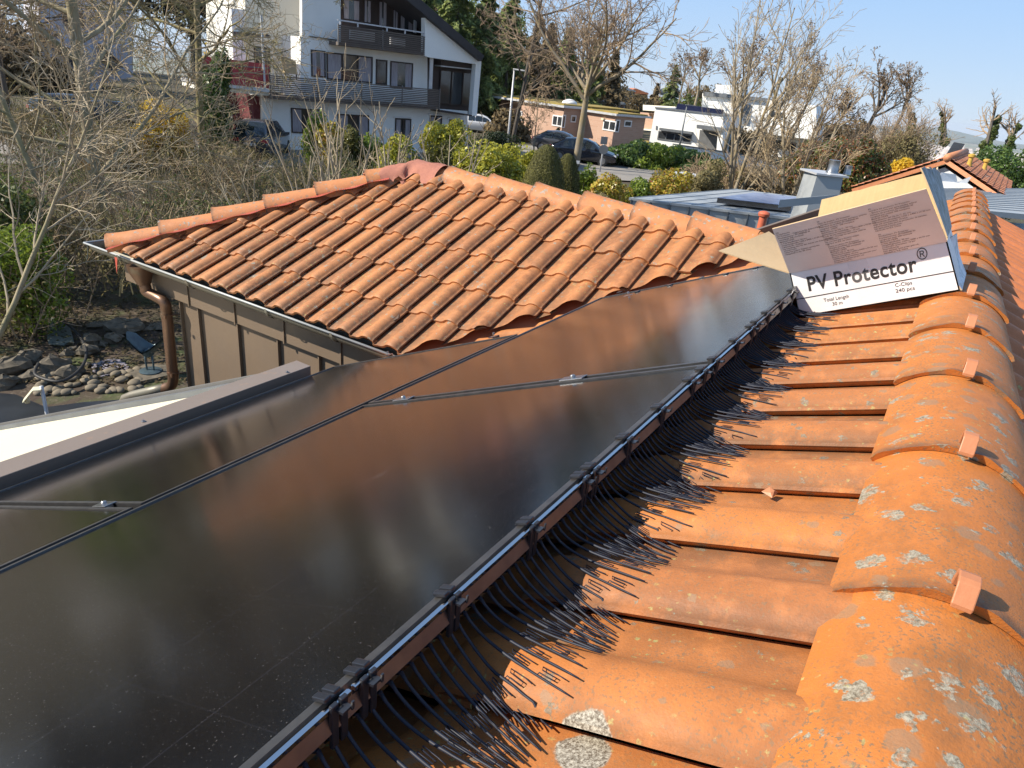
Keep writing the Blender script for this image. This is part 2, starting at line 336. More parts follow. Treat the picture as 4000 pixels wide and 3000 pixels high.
M['l_yew'] = leaf('yew leaf', (0.204, 0.192, 0.042), (0.120, 0.120, 0.030), 2.5, 0.7)
M['l_box'] = leaf('dark box leaf', (0.035, 0.06, 0.018), (0.022, 0.04, 0.012), 2.5, 0.6)
M['l_conifer'] = leaf('conifer needle', (0.392, 0.431, 0.117), (0.157, 0.216, 0.068), 0.45, 0.8)
M['l_conifer_brown'] = leaf('brownish wood', (0.324, 0.240, 0.120), (0.168, 0.126, 0.066), 0.4, 0.9)
M['l_yellow'] = leaf('yellow blossom', (0.85, 0.62, 0.03), (0.75, 0.50, 0.03), 3, 0.6)
M['l_mahonia'] = leaf('yellow green leaf', (0.80, 0.64, 0.09), (0.48, 0.44, 0.06), 1.3, 0.35, (0.650, 0.234, 0.091), 0.5)
M['l_photinia'] = leaf('red green leaf', (0.204, 0.240, 0.054), (0.108, 0.144, 0.036), 1.2, 0.35, (0.504, 0.120, 0.060), 0.75)
M['l_seed'] = leaf('brown seed cluster', (0.28, 0.18, 0.10), (0.18, 0.115, 0.065), 2, 0.9)
M['l_ivy'] = leaf('ivy leaf', (0.208, 0.247, 0.065), (0.104, 0.143, 0.039), 1.2, 0.5)
M['l_thicket'] = leaf('dry olive thicket', (0.408, 0.336, 0.156), (0.228, 0.198, 0.090), 1.5, 0.9)
M['car_dark'] = pm('dark blue paint', (0.018, 0.024, 0.042), (0.018, 0.024, 0.042), 1, 0.25, 0.3, coat=1)
M['car_black'] = pm('black paint', (0.008, 0.010, 0.018), (0.008, 0.010, 0.018), 1, 0.2, 0.2, coat=1)
M['car_grey'] = pm('grey paint', (0.09, 0.09, 0.10), (0.09, 0.09, 0.10), 1, 0.25, 0.5, coat=1)
M['car_white'] = pm('white paint car', (0.75, 0.75, 0.76), (0.75, 0.75, 0.76), 1, 0.3, 0.0, coat=1)
M['car_glass'] = pm('car glass', (0.015, 0.02, 0.022), (0.02, 0.026, 0.03), 1, 0.04, spec=0.9)
M['tail'] = pm('red lamp', (0.35, 0.01, 0.012), (0.28, 0.01, 0.012), 8, 0.15)
M['lamp_white'] = pm('clear lamp', (0.6, 0.62, 0.65), (0.5, 0.5, 0.55), 8, 0.15)
M['hull'] = pm('silver rim', (0.35, 0.35, 0.36), (0.3, 0.3, 0.3), 8, 0.3, 0.8)
# ================================================================== SETTING: ground, far plain, hills, town
rnd = random.Random(7)
def ground_z(x, y):
    d = math.hypot(x, y)
    z = -4.25
    if x > 8 and y < 14: z -= min(1.6, (14 - y) * 0.07) * min(1, (x - 8) / 20)
    if d > 130: z -= (min(d, 2200) - 130) * 0.075
    return z
def ground_mat():
    t = NT('garden ground')
    c = t.mix(t.ramp(t.noise(0.35, 5), 0.35, 0.65), (0.055, 0.036, 0.024), (0.07, 0.055, 0.028))
    c = t.mix(t.ramp(t.noise(1.6, 6, 0.7), 0.5, 0.68), c, (0.06, 0.085, 0.02))
    c = t.mix(t.math('MULTIPLY', t.ramp(t.noise(14, 4, 0.7), 0.55, 0.7), 0.6), c, (0.17, 0.135, 0.10))
    # fields of the far plain
    sx = t.n('ShaderNodeVectorMath', operation='LENGTH'); t.l(t.co, sx.inputs[0])
    far = t.ramp(t.math('DIVIDE', sx.outputs['Value'], 900), 0.2, 0.5)
    vo = t.n('ShaderNodeTexVoronoi'); t.l(t.co, vo.inputs['Vector']); vo.inputs['Scale'].default_value = 0.004
    fc = t.ramp(vo.outputs['Distance'], 0.2, 0.6, (0.09, 0.14, 0.05), (0.20, 0.17, 0.10))
    t.set(Base_Color=t.mix(far, c, fc), Roughness=0.95); t.bump(t.noise(9, 5), 0.6, 0.03); return t.m
mb = MB(); rows = []
rads = [0, 3, 6, 9, 12, 16, 20, 26, 34, 44, 60, 80, 110, 130, 200, 400, 900, 1600, 2200, 5000, 12000]
for r in rads:
    rows.append([V((r * math.cos(a), r * math.sin(a), ground_z(r * math.cos(a), r * math.sin(a)))) for a in [k * math.pi / 36 for k in range(73)]])
mb.grid(rows); g = struct(mb.build('ground', ground_mat(), at_=(0, 0, 0), smooth=True))
mb = MB(); rows = [[], [], []]
for k in range(121):
    a = math.radians(-60 + k); h = -10 + 25 * math.sin(k * 0.23) + 30 * math.sin(k * 0.61 + 1)
    for j, (r, z) in enumerate([(9500, -155), (10600, -155 + h * 1.2 + 60), (12500, -155)]):
        rows[j].append(V((r * math.cos(a), r * math.sin(a), z)))
mb.grid(rows); struct(mb.build('hills', pm('hill', (0.07, 0.10, 0.05), (0.12, 0.12, 0.07), 0.002, 0.95), at_=(0, 0, -155), smooth=True))
mb = MB()
for k in range(1500):
    px = rnd.uniform(3380, 4100); d = rnd.choice([rnd.uniform(3500, 6500), rnd.gauss(5200, 350)])
    p = at(px, 520, 1); dd = V((p.x - CAM.x, p.y - CAM.y)).normalized(); x, y = dd.x * d, dd.y * d
    a = rnd.uniform(12, 40); h = rnd.uniform(6, 15) if rnd.random() < 0.9 else rnd.uniform(20, 38); z = ground_z(x, y) - 2
    mb.box((x, y, z), (x + a, y + a, z + h + 2))
tag(mb.build('far_town', pm('far town', (0.75, 0.70, 0.66), (0.5, 0.4, 0.35), 0.01, 0.9), at_=(5000, 0, -160)), 'hazy pale town spread over the far plain below the horizon', 'town', kind='stuff')
# streets as thin sheets on the ground
def sheet_on(name, pts, z, mat):
    mb = MB(); mb.poly(*[V((p[0], p[1], z)) for p in pts]); return struct(mb.build(name, mat, at_=(pts[0][0], pts[0][1], z)))
def gpx(px, py, z=-4.25): p = hz(px, py, z); return (p.x, p.y)
sheet_on('street', [gpx(-500, 500), gpx(-500, 640), gpx(430, 640), gpx(1000, 660), gpx(1250, 640), gpx(1900, 640), gpx(2350, 700), gpx(2650, 720), gpx(2900, 700), gpx(2700, 640), gpx(2330, 590), gpx(1960, 560), gpx(1500, 600), gpx(900, 560), gpx(300, 520)], -4.235, M['asphalt'])
# ================================================================== THE HOUSE WE STAND ON
TH = math.tan(math.radians(24)); CS = math.cos(math.radians(24)); SN = math.sin(math.radians(24))
RY, RZ = -0.0324, -0.102                      # ridge line: y, height of the clip tops
HS = 0.80
def mz(y): return -0.176 - TH * y             # pan level of the camera side slope
house = thing('tiled_house', 'house with orange clay tile roof and a hipped wing clad in brown metal', 'house', (2.94, 3.0, -4.25))
def prof(u):                                   # clay tile cross profile, u in tile widths
    P = [(-0.02, 0.0035), (-0.045, 0.0095), (-0.03, 0.0165), (0.02, 0.0185), (0.05, 0.0245), (0.12, 0.034), (0.22, 0.039), (0.33, 0.038), (0.42, 0.031), (0.50, 0.018), (0.58, 0.007), (0.68, 0.000), (0.86, -0.004), (1.04, -0.013)]
    return P
def tile(mb, o, ex, eu, en, w=0.2, L=0.37, lift=0.024, rnd=rnd, hs=1.0, dirt=1.0):
    """one clay tile: o tail corner at pan level, ex across, eu upslope, en normal"""
    j = rnd.uniform(-0.0025, 0.0025); lf = lift + rnd.uniform(-0.003, 0.003); sk = rnd.uniform(-0.007, 0.007)
    rows = []
    for s_, fl in ((0, 0.93), (0.035, 1.0), (0.33, 1.0), (0.66, 0.98), (1, 0.96)):
        r = []
        for u, h in prof(0):
            uu = u * w + sk * s_
            hh = h * hs * (fl if u > 0 else 1) + lf * (1 - s_ * L / 0.37) + j - 0.004 - (0.006 if s_ == 0 else 0)
            r.append(o + ex * uu + eu * (s_ * L - (0.004 if s_ == 0 else 0) ) + en * hh)
        rows.append(r)
    mb.cur = rnd.random() ** 1.5
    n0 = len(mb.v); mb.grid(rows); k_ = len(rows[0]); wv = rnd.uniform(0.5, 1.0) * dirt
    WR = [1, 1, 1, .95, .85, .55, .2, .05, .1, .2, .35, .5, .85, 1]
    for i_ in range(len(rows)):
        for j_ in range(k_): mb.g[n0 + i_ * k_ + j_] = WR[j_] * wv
    # tail end face, and the thin underside
    a = rows[0]; b = [p - en * 0.017 + eu * 0.003 for p in a]
    b = [q if 0.003 < 1 else q for q in b]
    mb.grid([b, a])
    c_ = [p + eu * 0.03 - en * 0.001 for p in b]; mb.grid([c_, b])
    e0 = [r[0] for r in rows]; e1 = [p - en * 0.012 + ex * 0.012 for p in e0]; mb.grid([e0, e1])
def roof_tiles(mb, org, ex, eu, en, c0, c1, r0, r1, g_, w=0.2, L=0.37, lift=0.024, keep=None, hs=1.0):
    for r in range(r0, r1):
        for c in range(c0, c1):
            o = org + ex * (c * w) + eu * (r * g_)
            if keep and not keep(o + ex * w * 0.5 + eu * L * 0.5): continue
            tile(mb, o, ex, eu, en, w, L, lift, hs=hs, dirt=max(0.55, 1.0 - 0.09 * max(0, r)) if r0 == 0 else 1.0)
def cut(o, planes, thick=0):
    import bmesh
    bm = bmesh.new(); bm.from_mesh(o.data); org = ORG[o.name]
    for co, no in planes:
        bmesh.ops.bisect_plane(bm, geom=bm.verts[:] + bm.edges[:] + bm.faces[:], plane_co=V(co) - org, plane_no=V(no), clear_outer=True)
    bm.to_mesh(o.data); bm.free()
# camera side slope: courses counted from the ridge down
EX = V((1, 0, 0)); EU = V((0, -CS, SN)); EN = V((0, SN, CS))
mb = MB()
tail0 = V((0.49, 0.435, mz(0.435)))
VS = 5.5                                       # plan sum x+y of the valley
roof_tiles(mb, tail0, EX, EU, EN, -6, 30, -8, 0, 0.32, keep=lambda p: p.x + p.y < 6.3 or p.x > 6.2)
roof_tiles(mb, tail0, EX, EU, EN, -6, 30, 0, 1, 0.32, L=0.47, hs=HS)
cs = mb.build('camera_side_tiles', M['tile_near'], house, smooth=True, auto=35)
# far side slope
mb = MB(); EU2 = V((0, CS, SN)); EN2 = V((0, -SN, CS))
roof_tiles(mb, V((0.6, -0.50, mz(-RY * 2 + 0.50))), V((-1, 0, 0)), EU2, EN2, -30, 3, -7, 0, 0.32)
roof_tiles(mb, V((0.6, -0.50, mz(-RY * 2 + 0.50))), V((-1, 0, 0)), EU2, EN2, -30, 3, 0, 1, 0.32, L=0.50, hs=HS)
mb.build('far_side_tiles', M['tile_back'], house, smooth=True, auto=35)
mb = MB(); mb.ext([(-1.3, 0.0, -0.22), (-1.3, -2.8, -1.45), (-1.3, -2.8, -1.9), (-1.3, 3.2, -1.9), (-1.3, 2.95, -1.56)], (7.75, 0, 0))
mb.build('roof_body', pm('roof underlay', (0.05, 0.035, 0.028), None, 4, 0.9), house)
# ridge tiles of the main roof, each with its clip
def ridge_tile(mb, A, d, L, r0, r1, up=V((0, 0, 1)), half=1.0, flare=0.010, lift=0.012, th=0.013, n=24, drop=1.0, span=0.97):
    """half barrel from A along d; r0 at the exposed end, r1 at the hidden end"""
    side = d.cross(up).normalized(); upn = side.cross(d).normalized(); rows = []
    S = [0, 0.02, 0.06, 0.25, 0.5, 0.75, 1.0]
    for s_ in S:
        r = r0 + (r1 - r0) * s_; lf = lift * (1 - s_); row = []
        for k in range(n + 1):
            a = -math.pi / 2 * span + math.pi * span * k / n
            fl = 0
            if s_ < 0.1:
                fl = flare * math.exp(-((abs(a) - 0.17) / 0.13) ** 2) * (1 - s_ / 0.1)
                fl += 0.6 * flare * math.exp(-((abs(a) - (1.15 if span > 0.8 else 0.80)) / 0.07) ** 2) * (1 - s_ / 0.1)
            rr = r + fl
            row.append(A + d * (L * s_) + side * (math.sin(a) * rr * half) + upn * (math.cos(a) * rr * drop + lf))
        rows.append(row)
    inner = []
    for s_ in (0,):
        for k in range(n + 1):
            a = -math.pi / 2 * span + math.pi * span * k / n; rr = r0 - th
            inner.append(A + d * 0.004 + side * (math.sin(a) * rr * half) + upn * (math.cos(a) * rr * drop + lift - 0.002))
    mb.cur = rnd.random() ** 1.3
    n0 = len(mb.v); mb.grid(rows); k_ = n + 1
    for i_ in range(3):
        for j_ in range(k_): mb.g[n0 + i_ * k_ + j_] = (1.0, 0.8, 0.25)[i_]  # joint dirt that also paints in the gap shadow under each overlap
    mb.grid([inner, rows[0]]); mb.grid([[p + d * 0.1 for p in inner], inner])
NR = 15
for k in range(-3, NR):
    xk = 0.757 + 0.4226 * k
    A = V((xk, RY, -0.133 - 0.150 - 0.009)); mb = MB()
    jj = rnd.uniform(-0.002, 0.002)
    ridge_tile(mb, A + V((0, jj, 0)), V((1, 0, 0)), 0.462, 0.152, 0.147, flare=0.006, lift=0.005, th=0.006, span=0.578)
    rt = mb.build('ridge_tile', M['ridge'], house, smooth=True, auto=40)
    mb = MB(); y0, y1 = RY - 0.0105, RY + 0.0105
    pr = [(0.030, -0.128), (0.022, -0.108), (0.010, -0.103), (0.0, -0.104), (-0.006, -0.107), (-0.018, -0.128), (-0.018, -0.134), (-0.006, -0.113), (0.008, -0.108), (0.018, -0.112), (0.026, -0.133)]
    mb.ext([(xk + a, y0, b) for a, b in pr], (0, y1 - y0, 0))
    mb.build('ridge_clip', M['clip'], rt, bevel=0.002)
# --------------------------------------------------------------- the wing with its hip
XR, ZR, XE, ZE, YH = 4.68, -0.465, 2.94, -1.239, 3.99
WX = V((0, 1, 0)); WU = V((CS, 0, SN)); WN = V((-SN, 0, CS))
mb = MB()
g_w = 0.345
roof_tiles(mb, V((XE - 0.02, 2.622 - 0.2 * 9, ZE - 0.02 * TH)), WX, WU, WN, 0, 27, 0, 6, g_w, L=0.395,
           keep=lambda p: p.x + p.y > VS - 0.35 and p.y - YH < (XR - p.x) + 0.35)
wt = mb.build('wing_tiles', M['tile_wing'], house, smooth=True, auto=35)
cut(wt, [((XR, YH - 0.16, 0), (1, 1, 0)), ((VS - 1.3, 1.3, 0), (-1, -1, 0)), ((XR - 0.02, 0, 0), (1, 0, 0))])
mb = MB()      # underlay of the wing, hip end and hidden rear slope
ap = V((XR, YH, ZR - 0.03)); c1 = V((XE + 0.05, YH + 1.7, ZE - 0.03)); c2 = V((XR + 1.7, YH + 1.7, ZE - 0.03)); c3 = V((XR + 1.7, -0.6, ZE - 0.03))
vy = VS - XE
mb.poly(ap, V((XR, 0.5, ZR - 0.03)), V((XE + 0.05, vy - 0.3, ZE - 0.03)), c1)
mb.poly(ap, c1, c2); mb.poly(ap, c2, c3, V((XR, -0.3, ZR - 0.03)))
mb.build('wing_roof_body', M['far_tile'], house)
# ridge tiles of the wing
for k in range(7):
    y = 3.637 + 0.27 - 0.42 * k if False else 3.637 - 0.42 * (k - 1)
    mb = MB(); L = 0.455
    A = V((XR, y, ZR - 0.060))
    if k == 0: A.y = YH + 0.02; L = 0.36
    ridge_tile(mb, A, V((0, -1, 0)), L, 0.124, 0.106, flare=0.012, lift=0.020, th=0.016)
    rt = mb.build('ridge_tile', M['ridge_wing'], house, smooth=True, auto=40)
    mb = MB(); yy = A.y; zt = ZR + 0.070; hb = (0.016)
    mb.ext([(XR - hb, yy - 0.03, zt - 0.012), (XR - hb, yy, zt), (XR - hb, yy + 0.012, zt - 0.006), (XR - hb, yy + 0.02, zt - 0.03), (XR - hb, yy - 0.03, zt - 0.03)], (2 * hb, 0, 0))
    if k: mb.build('ridge_clip', M['clip'], rt, bevel=0.002)
# hip tiles (both hips; the rear one is seen as a line)
for sgn, n_ in ((-1, 6), (1, 6)):
    d = V((sgn * 1.74, 1.74, ZE - ZR)).normalized()
    corner = V((XR, YH, ZR - 0.048)) + d * 2.56
    for k in range(n_):
        mb = MB(); A = corner - d * (0.428 * k)
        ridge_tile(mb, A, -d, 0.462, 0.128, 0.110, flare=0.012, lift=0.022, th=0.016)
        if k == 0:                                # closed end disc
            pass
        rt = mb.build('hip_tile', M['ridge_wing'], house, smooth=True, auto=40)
        if sgn < 0:
            mb = MB(); s_ = d.cross(V((0, 0, 1))).normalized(); u_ = s_.cross(d).normalized() * -1
            if u_.z < 0: u_ = -u_
            for yy in (-0.02,):
                o = A + u_ * 0.118 - d * 0.02
                mb.ob(o - s_ * 0.02, s_ * 0.04, d * 0.035, u_ * 0.012)
            mb.build('ridge_clip', M['clip'], rt, bevel=0.003)
# red pleated foil under the front hip
mb = MB(); rows = [[], [], []]
d = V((-1.74, 1.74, ZE - ZR)).normalized()
perp = V((-1, -1, 0)).normalized()
for k in range(330):
    P = V((XR, YH, ZR)) + d * (0.25 + k * 0.007)
    wv = 0.028 * math.sin(k * 0.007 / 0.2828 * 2 * math.pi + 1.2); pl = 0.003 * (k % 2)
    for j, (a, h) in enumerate(((0.05, -0.012), (0.115, 0.034), (0.185 + wv * 0.8, 0.046))):
        rows[j].append(P + perp * a + V((-SN, 0, CS)) * (h + pl - a * 0.12))
mb.grid(rows); mb.build('pleated_foil', M['red_foil'], house)
mb = MB(); e = corner = V((XR, YH, ZR - 0.068)) + d * 2.57
mb.poly(e + V((-0.02, -0.09, 0.0)), e + V((-0.02, -0.05, 0.0)), e + V((-0.03, -0.068, -0.14)))
mb.build('foil_strip', M['red_foil'], house)
# mesh sheet folded over the apex
mb = MB(); rows = []
def apex_h(x, y):
    zr = ZR + 0.043 - max(0, abs(x - XR) - 0.03) * 0.5
    hx_ = ZR + 0.035 - max(0.0, (y - YH)) * TH - 0.0
    return zr
for i in range(17):
    r = []
    for j in range(15):
        s_ = -0.30 + 0.60 * i / 16          # along ridge then hip
        q = -1 + 2 * j / 14
        lim = 0.17 + 0.05 * math.sin(i * 0.9) + (0.03 if i in (7, 8, 9) else 0)
        a = q * lim / 0.112
        if s_ < 0: base = V((XR, YH + s_, ZR - 0.065)); dd = V((0, 1, 0))
        else: base = V((XR, YH, ZR - 0.065)) + d * s_; dd = (V((0, 1, 0)) * (1 - min(1, s_ / 0.1)) + d * min(1, s_ / 0.1)).normalized()
        sd = dd.cross(V((0, 0, 1))).normalized(); up = sd.cross(dd).normalized()
        R_ = 0.152 + 0.004 * math.sin(i * 2.1 + j * 1.3)
        if abs(a) < 1.35: p = base + sd * math.sin(a) * R_ + up * math.cos(a) * R_
        else:
            e_ = abs(a) - 1.35; sg = 1 if a > 0 else -1
            p = base + sd * sg * (math.sin(1.35) * R_ + e_ * 0.095) + up * (math.cos(1.35) * R_ - e_ * 0.055)
        p = p + up * 0.006 * math.sin(i * 1.1 + j * 0.8) 
        r.append(p)
    rows.append(r)
mb.grid(rows); mb.build('apex_sheet', M['membrane'], house, smooth=True)
# fascia, soffit and standing seam wall of the wing
FX, WXX = 3.095, 3.145
mb = MB(); mb.box((FX, 1.9, -1.575), (FX + 0.03, 5.86, -1.27)); mb.box((FX + 0.031, 5.83, -1.575), (6.3, 5.86, -1.27))
fa = mb.build('fascia', M['brown_sheet'], house)
for y in (5.545, 4.973, 4.401, 3.852, 3.28, 2.7):
    mb = MB(); mb.box((FX - 0.012, y - 0.006, -1.585), (FX - 0.0015, y + 0.006, -1.28)); mb.build('fascia_joint', M['brown_sheet'], fa)
mb = MB(); mb.box((FX + 0.032, 1.9, -1.50), (6.3, 5.828, -1.47)); mb.build('soffit', M['dark_wood'], house)
mb = MB(); mb.box((WXX, 1.5, -4.4), (WXX + 3.2, 5.19, -1.505)); wl = mb.build('wing_wall', M['brown_sheet'], house)
for y in (5.15, 4.911, 4.422, 3.965, 3.532, 3.1, 2.65):
    mb = MB(); mb.box((WXX - 0.028, y - 0.006, -4.39), (WXX - 0.001, y + 0.006, -1.52)); mb.build('standing_seam', M['brown_sheet'], wl)
# gutter round the corner
def gutter_run(a, b, out):
    """half round trough from a to b, out = outward normal"""
    a = V(a); b = V(b); out = V(out); rows = []
    for p in (a, b):
        r = []
        for k in range(9):
            an = math.pi * k / 8
            r.append(p + out * (0.0 + 0.07 * math.cos(an)) - V((0, 0, 1)) * (0.07 * math.sin(an)))
        rows.append(r)
    return rows
GX = 3.005
mb = MB()
ga = gutter_run((GX, 2.2, -1.285), (GX, 6.06, -1.285), (-1, 0, 0)); mb.grid(ga)
gb = gutter_run((GX, 6.06, -1.285), (6.4, 6.06, -1.285), (0, 1, 0)); mb.grid(gb)
inner = [[p + V((0, 0, 0.003)) for p in r] for r in ga]; mb.grid(inner)
mb.poly(*[V((GX - 0.07, 6.06, -1.285)), V((GX - 0.07, 6.13, -1.285)), V((GX, 6.13, -1.29)), V((GX, 6.06, -1.352))])
mb.poly(*[V((GX + 0.07 * math.cos(math.pi * k / 8), 6.06, -1.285 - 0.07 * math.sin(math.pi * k / 8))) for k in range(9)])
gt = mb.build('gutter', M['gutter'], house, smooth=True, auto=60)
mb = MB(); mb.tube([(GX - 0.074, 2.2, -1.283), (GX - 0.074, 6.13, -1.283), (6.4, 6.13, -1.283)], 0.009, 8); mb.build('gutter_bead', M['zinc'], gt, smooth=True)
for y in (5.62, 4.72, 3.83, 3.2, 2.62):
    mb = MB(); rows = []
    for yy in (y - 0.012, y + 0.012):
        rows.append([V((GX - 0.085 * math.cos(math.pi * k / 10), yy, -1.282 - 0.078 * math.sin(math.pi * k / 10))) for k in range(11)])
    mb.grid(rows); mb.grid([[p + V((0, 0, 0.004)) for p in r] for r in rows]); mb.build('gutter_bracket', M['gutter'], gt)
mb = MB(); mb.box((GX + 0.03, 2.2, -1.30), (FX, 6.0, -1.275)); mb.build('eaves_flashing', M['gutter'], gt)
# downpipe with hopper
F0 = hx(545, 1010, 3.0); F0.z = -1.335
dp = MB(); dp.tube([F0, F0 + V((0, 0, -0.045)), F0 + V((0.01, 0, -0.135)), F0 + V((0.012, 0, -0.155))], [0.105, 0.095, 0.060, 0.054], 20)
pipe = dp.build('downpipe', M['pipe'], house, smooth=True, auto=50)
def smoothpath(P, n=6):
    P = [V(p) for p in P]; out = []
    for i in range(len(P) - 1):
        p0 = P[max(i - 1, 0)]; p1 = P[i]; p2 = P[i + 1]; p3 = P[min(i + 2, len(P) - 1)]
        for k in range(n):
            t = k / n
            out.append(0.5 * ((2 * p1) + (p2 - p0) * t + (2 * p0 - 5 * p1 + 4 * p2 - p3) * t * t + (3 * p1 - 3 * p2 + p3 - p0) * t ** 3))
    out.append(P[-1]); return out
mb = MB()
D_ = F0 + V((0.012, 0, -0.145))
P = [D_, D_ + V((0.002, -0.01, -0.05)), hx(574, 1140, 3.02), hx(612, 1160, 3.04), hx(643, 1182, 3.05), hx(651, 1225, 3.06), hx(660, 1310, 3.06), hx(672, 1430, 3.06), hx(677, 1478, 3.06), hx(668, 1507, 3.055), hx(640, 1517, 3.04)]
mb.tube(smoothpath(P), 0.044, 18); mb.build('pipe_run', M['pipe'], pipe, smooth=True)
mb = MB(); mb.tube([hx(650, 1514, 3.045), hx(585, 1529, 3.0), hx(520, 1544, 2.95), hx(490, 1556, 2.92), hx(478, 1585, 2.9)], 0.042, 16)
mb.build('pipe_outlet', M['gutter'], pipe, smooth=True)
VT, VB = hx(651, 1228, 3.06), hx(676, 1455, 3.06)
for q in (VT, VB):
    mb = MB(); mb.tube([q - V((0, 0, 0.012)), q + V((0, 0, 0.012))], 0.050, 18); mb.tube([q + V((0, -.04, 0)), q + V((0.085, -.07, 0))], 0.006, 6)
    mb.box((q.x - 0.055, q.y - 0.065, q.z - 0.012), (q.x - 0.045, q.y - 0.04, q.z + 0.012)); mb.build('pipe_bracket', M['pipe'], pipe)
# brown cover box along the low edge of the panels, with screws
mb = MB(); mb.box((-1.2, 2.725, -1.30), (2.33, 2.835, -1.185)); bc = mb.build('eaves_cover', M['brown_trim'], house, bevel=0.003)
for px, py in ((560, 1647), (1122, 1455)):
    p = hz(px, py, -1.185); mb = MB(); mb.lathe([(0.009, 0.0), (0.009, 0.002), (0.0055, 0.003), (0.005, 0.007), (0.002, 0.008)], (p.x, p.y, -1.184), 12); mb.build('screw', M['steel'], bc, smooth=True, auto=30)
# camera side wall, seen from a step to the side
mb = MB(); mb.box((-1.2, -2.4, -4.4), (6.3, 2.6, -1.905)); mb.build('main_wall', M['white_wall'], house)
# ================================================================== SOLAR MODULES
def pz(y): return -0.020 - TH * y
PN = EN
def make_panel(x0, x1, y0, y1, label):
    """y0 upper edge, y1 lower edge (plan)"""
    t = thing('solar_panel', label, 'solar panel', ((x0 + x1) / 2, (y0 + y1) / 2, pz((y0 + y1) / 2)), 'solar panels on the camera side roof slope')
    def P(x, y, h): return V((x, y, pz(y))) + PN * h
    fw = 0.012; fh = -0.032; mb = MB()
    A = [P(x0, y0, 0), P(x1, y0, 0), P(x1, y1, 0), P(x0, y1, 0)]
    dd = (P(0, 1, 0) - P(0, 0, 0)).normalized()
    B = [A[0] + EX * fw + dd * fw, A[1] - EX * fw + dd * fw, A[2] - EX * fw - dd * fw, A[3] + EX * fw - dd * fw]
    for i in range(4):
        j = (i + 1) % 4
        mb.poly(A[i], B[i], B[j], A[j]); mb.poly(B[i], B[i] - PN * 0.0045, B[j] - PN * 0.0045, B[j])
        mb.poly(A[i], A[j], A[j] + PN * fh, A[i] + PN * fh)
    mb.poly(*[a + PN * fh for a in A])
    mb.build('panel_frame', M['frame_black'], t)
    mb = MB(); mb.poly(*[b - PN * 0.0035 for b in B][::-1]); mb.build('module_glass', M['glass'], t)
    return t
R0a, R0b, R1a, R1b = 0.455, 1.522, 1.545, 2.695
make_panel(-0.262, 1.478, R0a, R0b, 'near upper black solar panel filling the lower left foreground of the roof')
make_panel(1.500, 3.275, R0a, R0b, 'far upper black solar panel whose right corner lies under the white cardboard box')
make_panel(-1.00, 0.712, R1a, R1b, 'near lower black solar panel at the left edge beside the small clamp')
make_panel(0.734, 2.470, R1a, R1b, 'far lower black solar panel running to the end of the brown cover by the valley')
# rails between modules with clamps
def clamp(x, y, label):
    t = thing('panel_clamp', label, 'clamp', (x, y, pz(y)), 'clamps between the solar panels')
    def P(a, b, h): return V((x + a, y + b * CS, pz(y + b * CS))) + PN * h
    dd = V((0, CS, -SN)); mb = MB()
    mb.ob(P(-0.016, -0.035, 0.001), EX * 0.032, dd * 0.07, PN * 0.003); mb.ob(P(-0.008, -0.03, -0.02), EX * 0.016, dd * 0.06, PN * 0.020)
    mb.build('clamp_plate', M['alu'], t, bevel=0.001)
    mb = MB(); mb.lathe([(0.0075, 0.004), (0.0075, 0.009), (0.005, 0.0115), (0.001, 0.012)], P(0, 0, 0), 10, PN); mb.build('bolt', M['steel'], t, smooth=True, auto=30)
clamp(1.489, 0.79, 'small silver clamp in the seam nearer the bird spikes')
clamp(1.489, 1.36, 'small silver clamp at the far left end of the seam between the upper panels')
clamp(0.723, 1.70, 'small silver clamp in the seam at the left edge of the photo')
for i, (px, py, lb) in enumerate(((1516, 1382, 'pale end clamp on the far rim of the lower panel'), (1930, 1310, 'pale end clamp beside the row seam on the far panel rim'), (2455, 1150, 'pale end clamp halfway along the far rim of the upper panel'))):
    p = hp(px, py, (0, 0, -0.02), EN); t = thing('panel_clamp', lb, 'clamp', p, 'clamps between the solar panels')
    mb = MB(); mb.ob(p + PN * 0.001 - V((0.02, 0.02, 0)), V((0.03, 0, 0)), V((0, CS, -SN)) * 0.04, PN * 0.004); mb.ob(p - V((-0.011, 0.02, 0)) - PN * 0.03, V((0.005, 0, 0)), V((0, CS, -SN)) * 0.04, PN * 0.035)
    mb.build('clamp_plate', M['alu'], t)
    mb = MB(); mb.lathe([(0.006, 0.004), (0.006, 0.014), (0.001, 0.015)], p, 10, PN); mb.build('bolt', M['steel'], t)
for x, y0, y1, lb in ((1.489, R0a + .02, R0b - .02, 'black mounting rail in the seam between the upper panels'), (0.723, R1a + .02, R1b - .02, 'black mounting rail in the seam between the lower panels')):
    mb = MB(); a = V((x - 0.0085, y0, pz(y0))) - PN * 0.040; mb.ob(a, EX * 0.017, V((0, y1 - y0, -TH * (y1 - y0))), PN * 0.022)
    mb.ob(a + EX * 0.006 + PN * 0.022, EX * 0.003, V((0, y1 - y0, -TH * (y1 - y0))), PN * 0.012)
    tag(mb.build('mounting_rail', M['frame_side'], at_=(x, y0, pz(y0) - 0.04)), lb, 'rail', 'rails between panels')
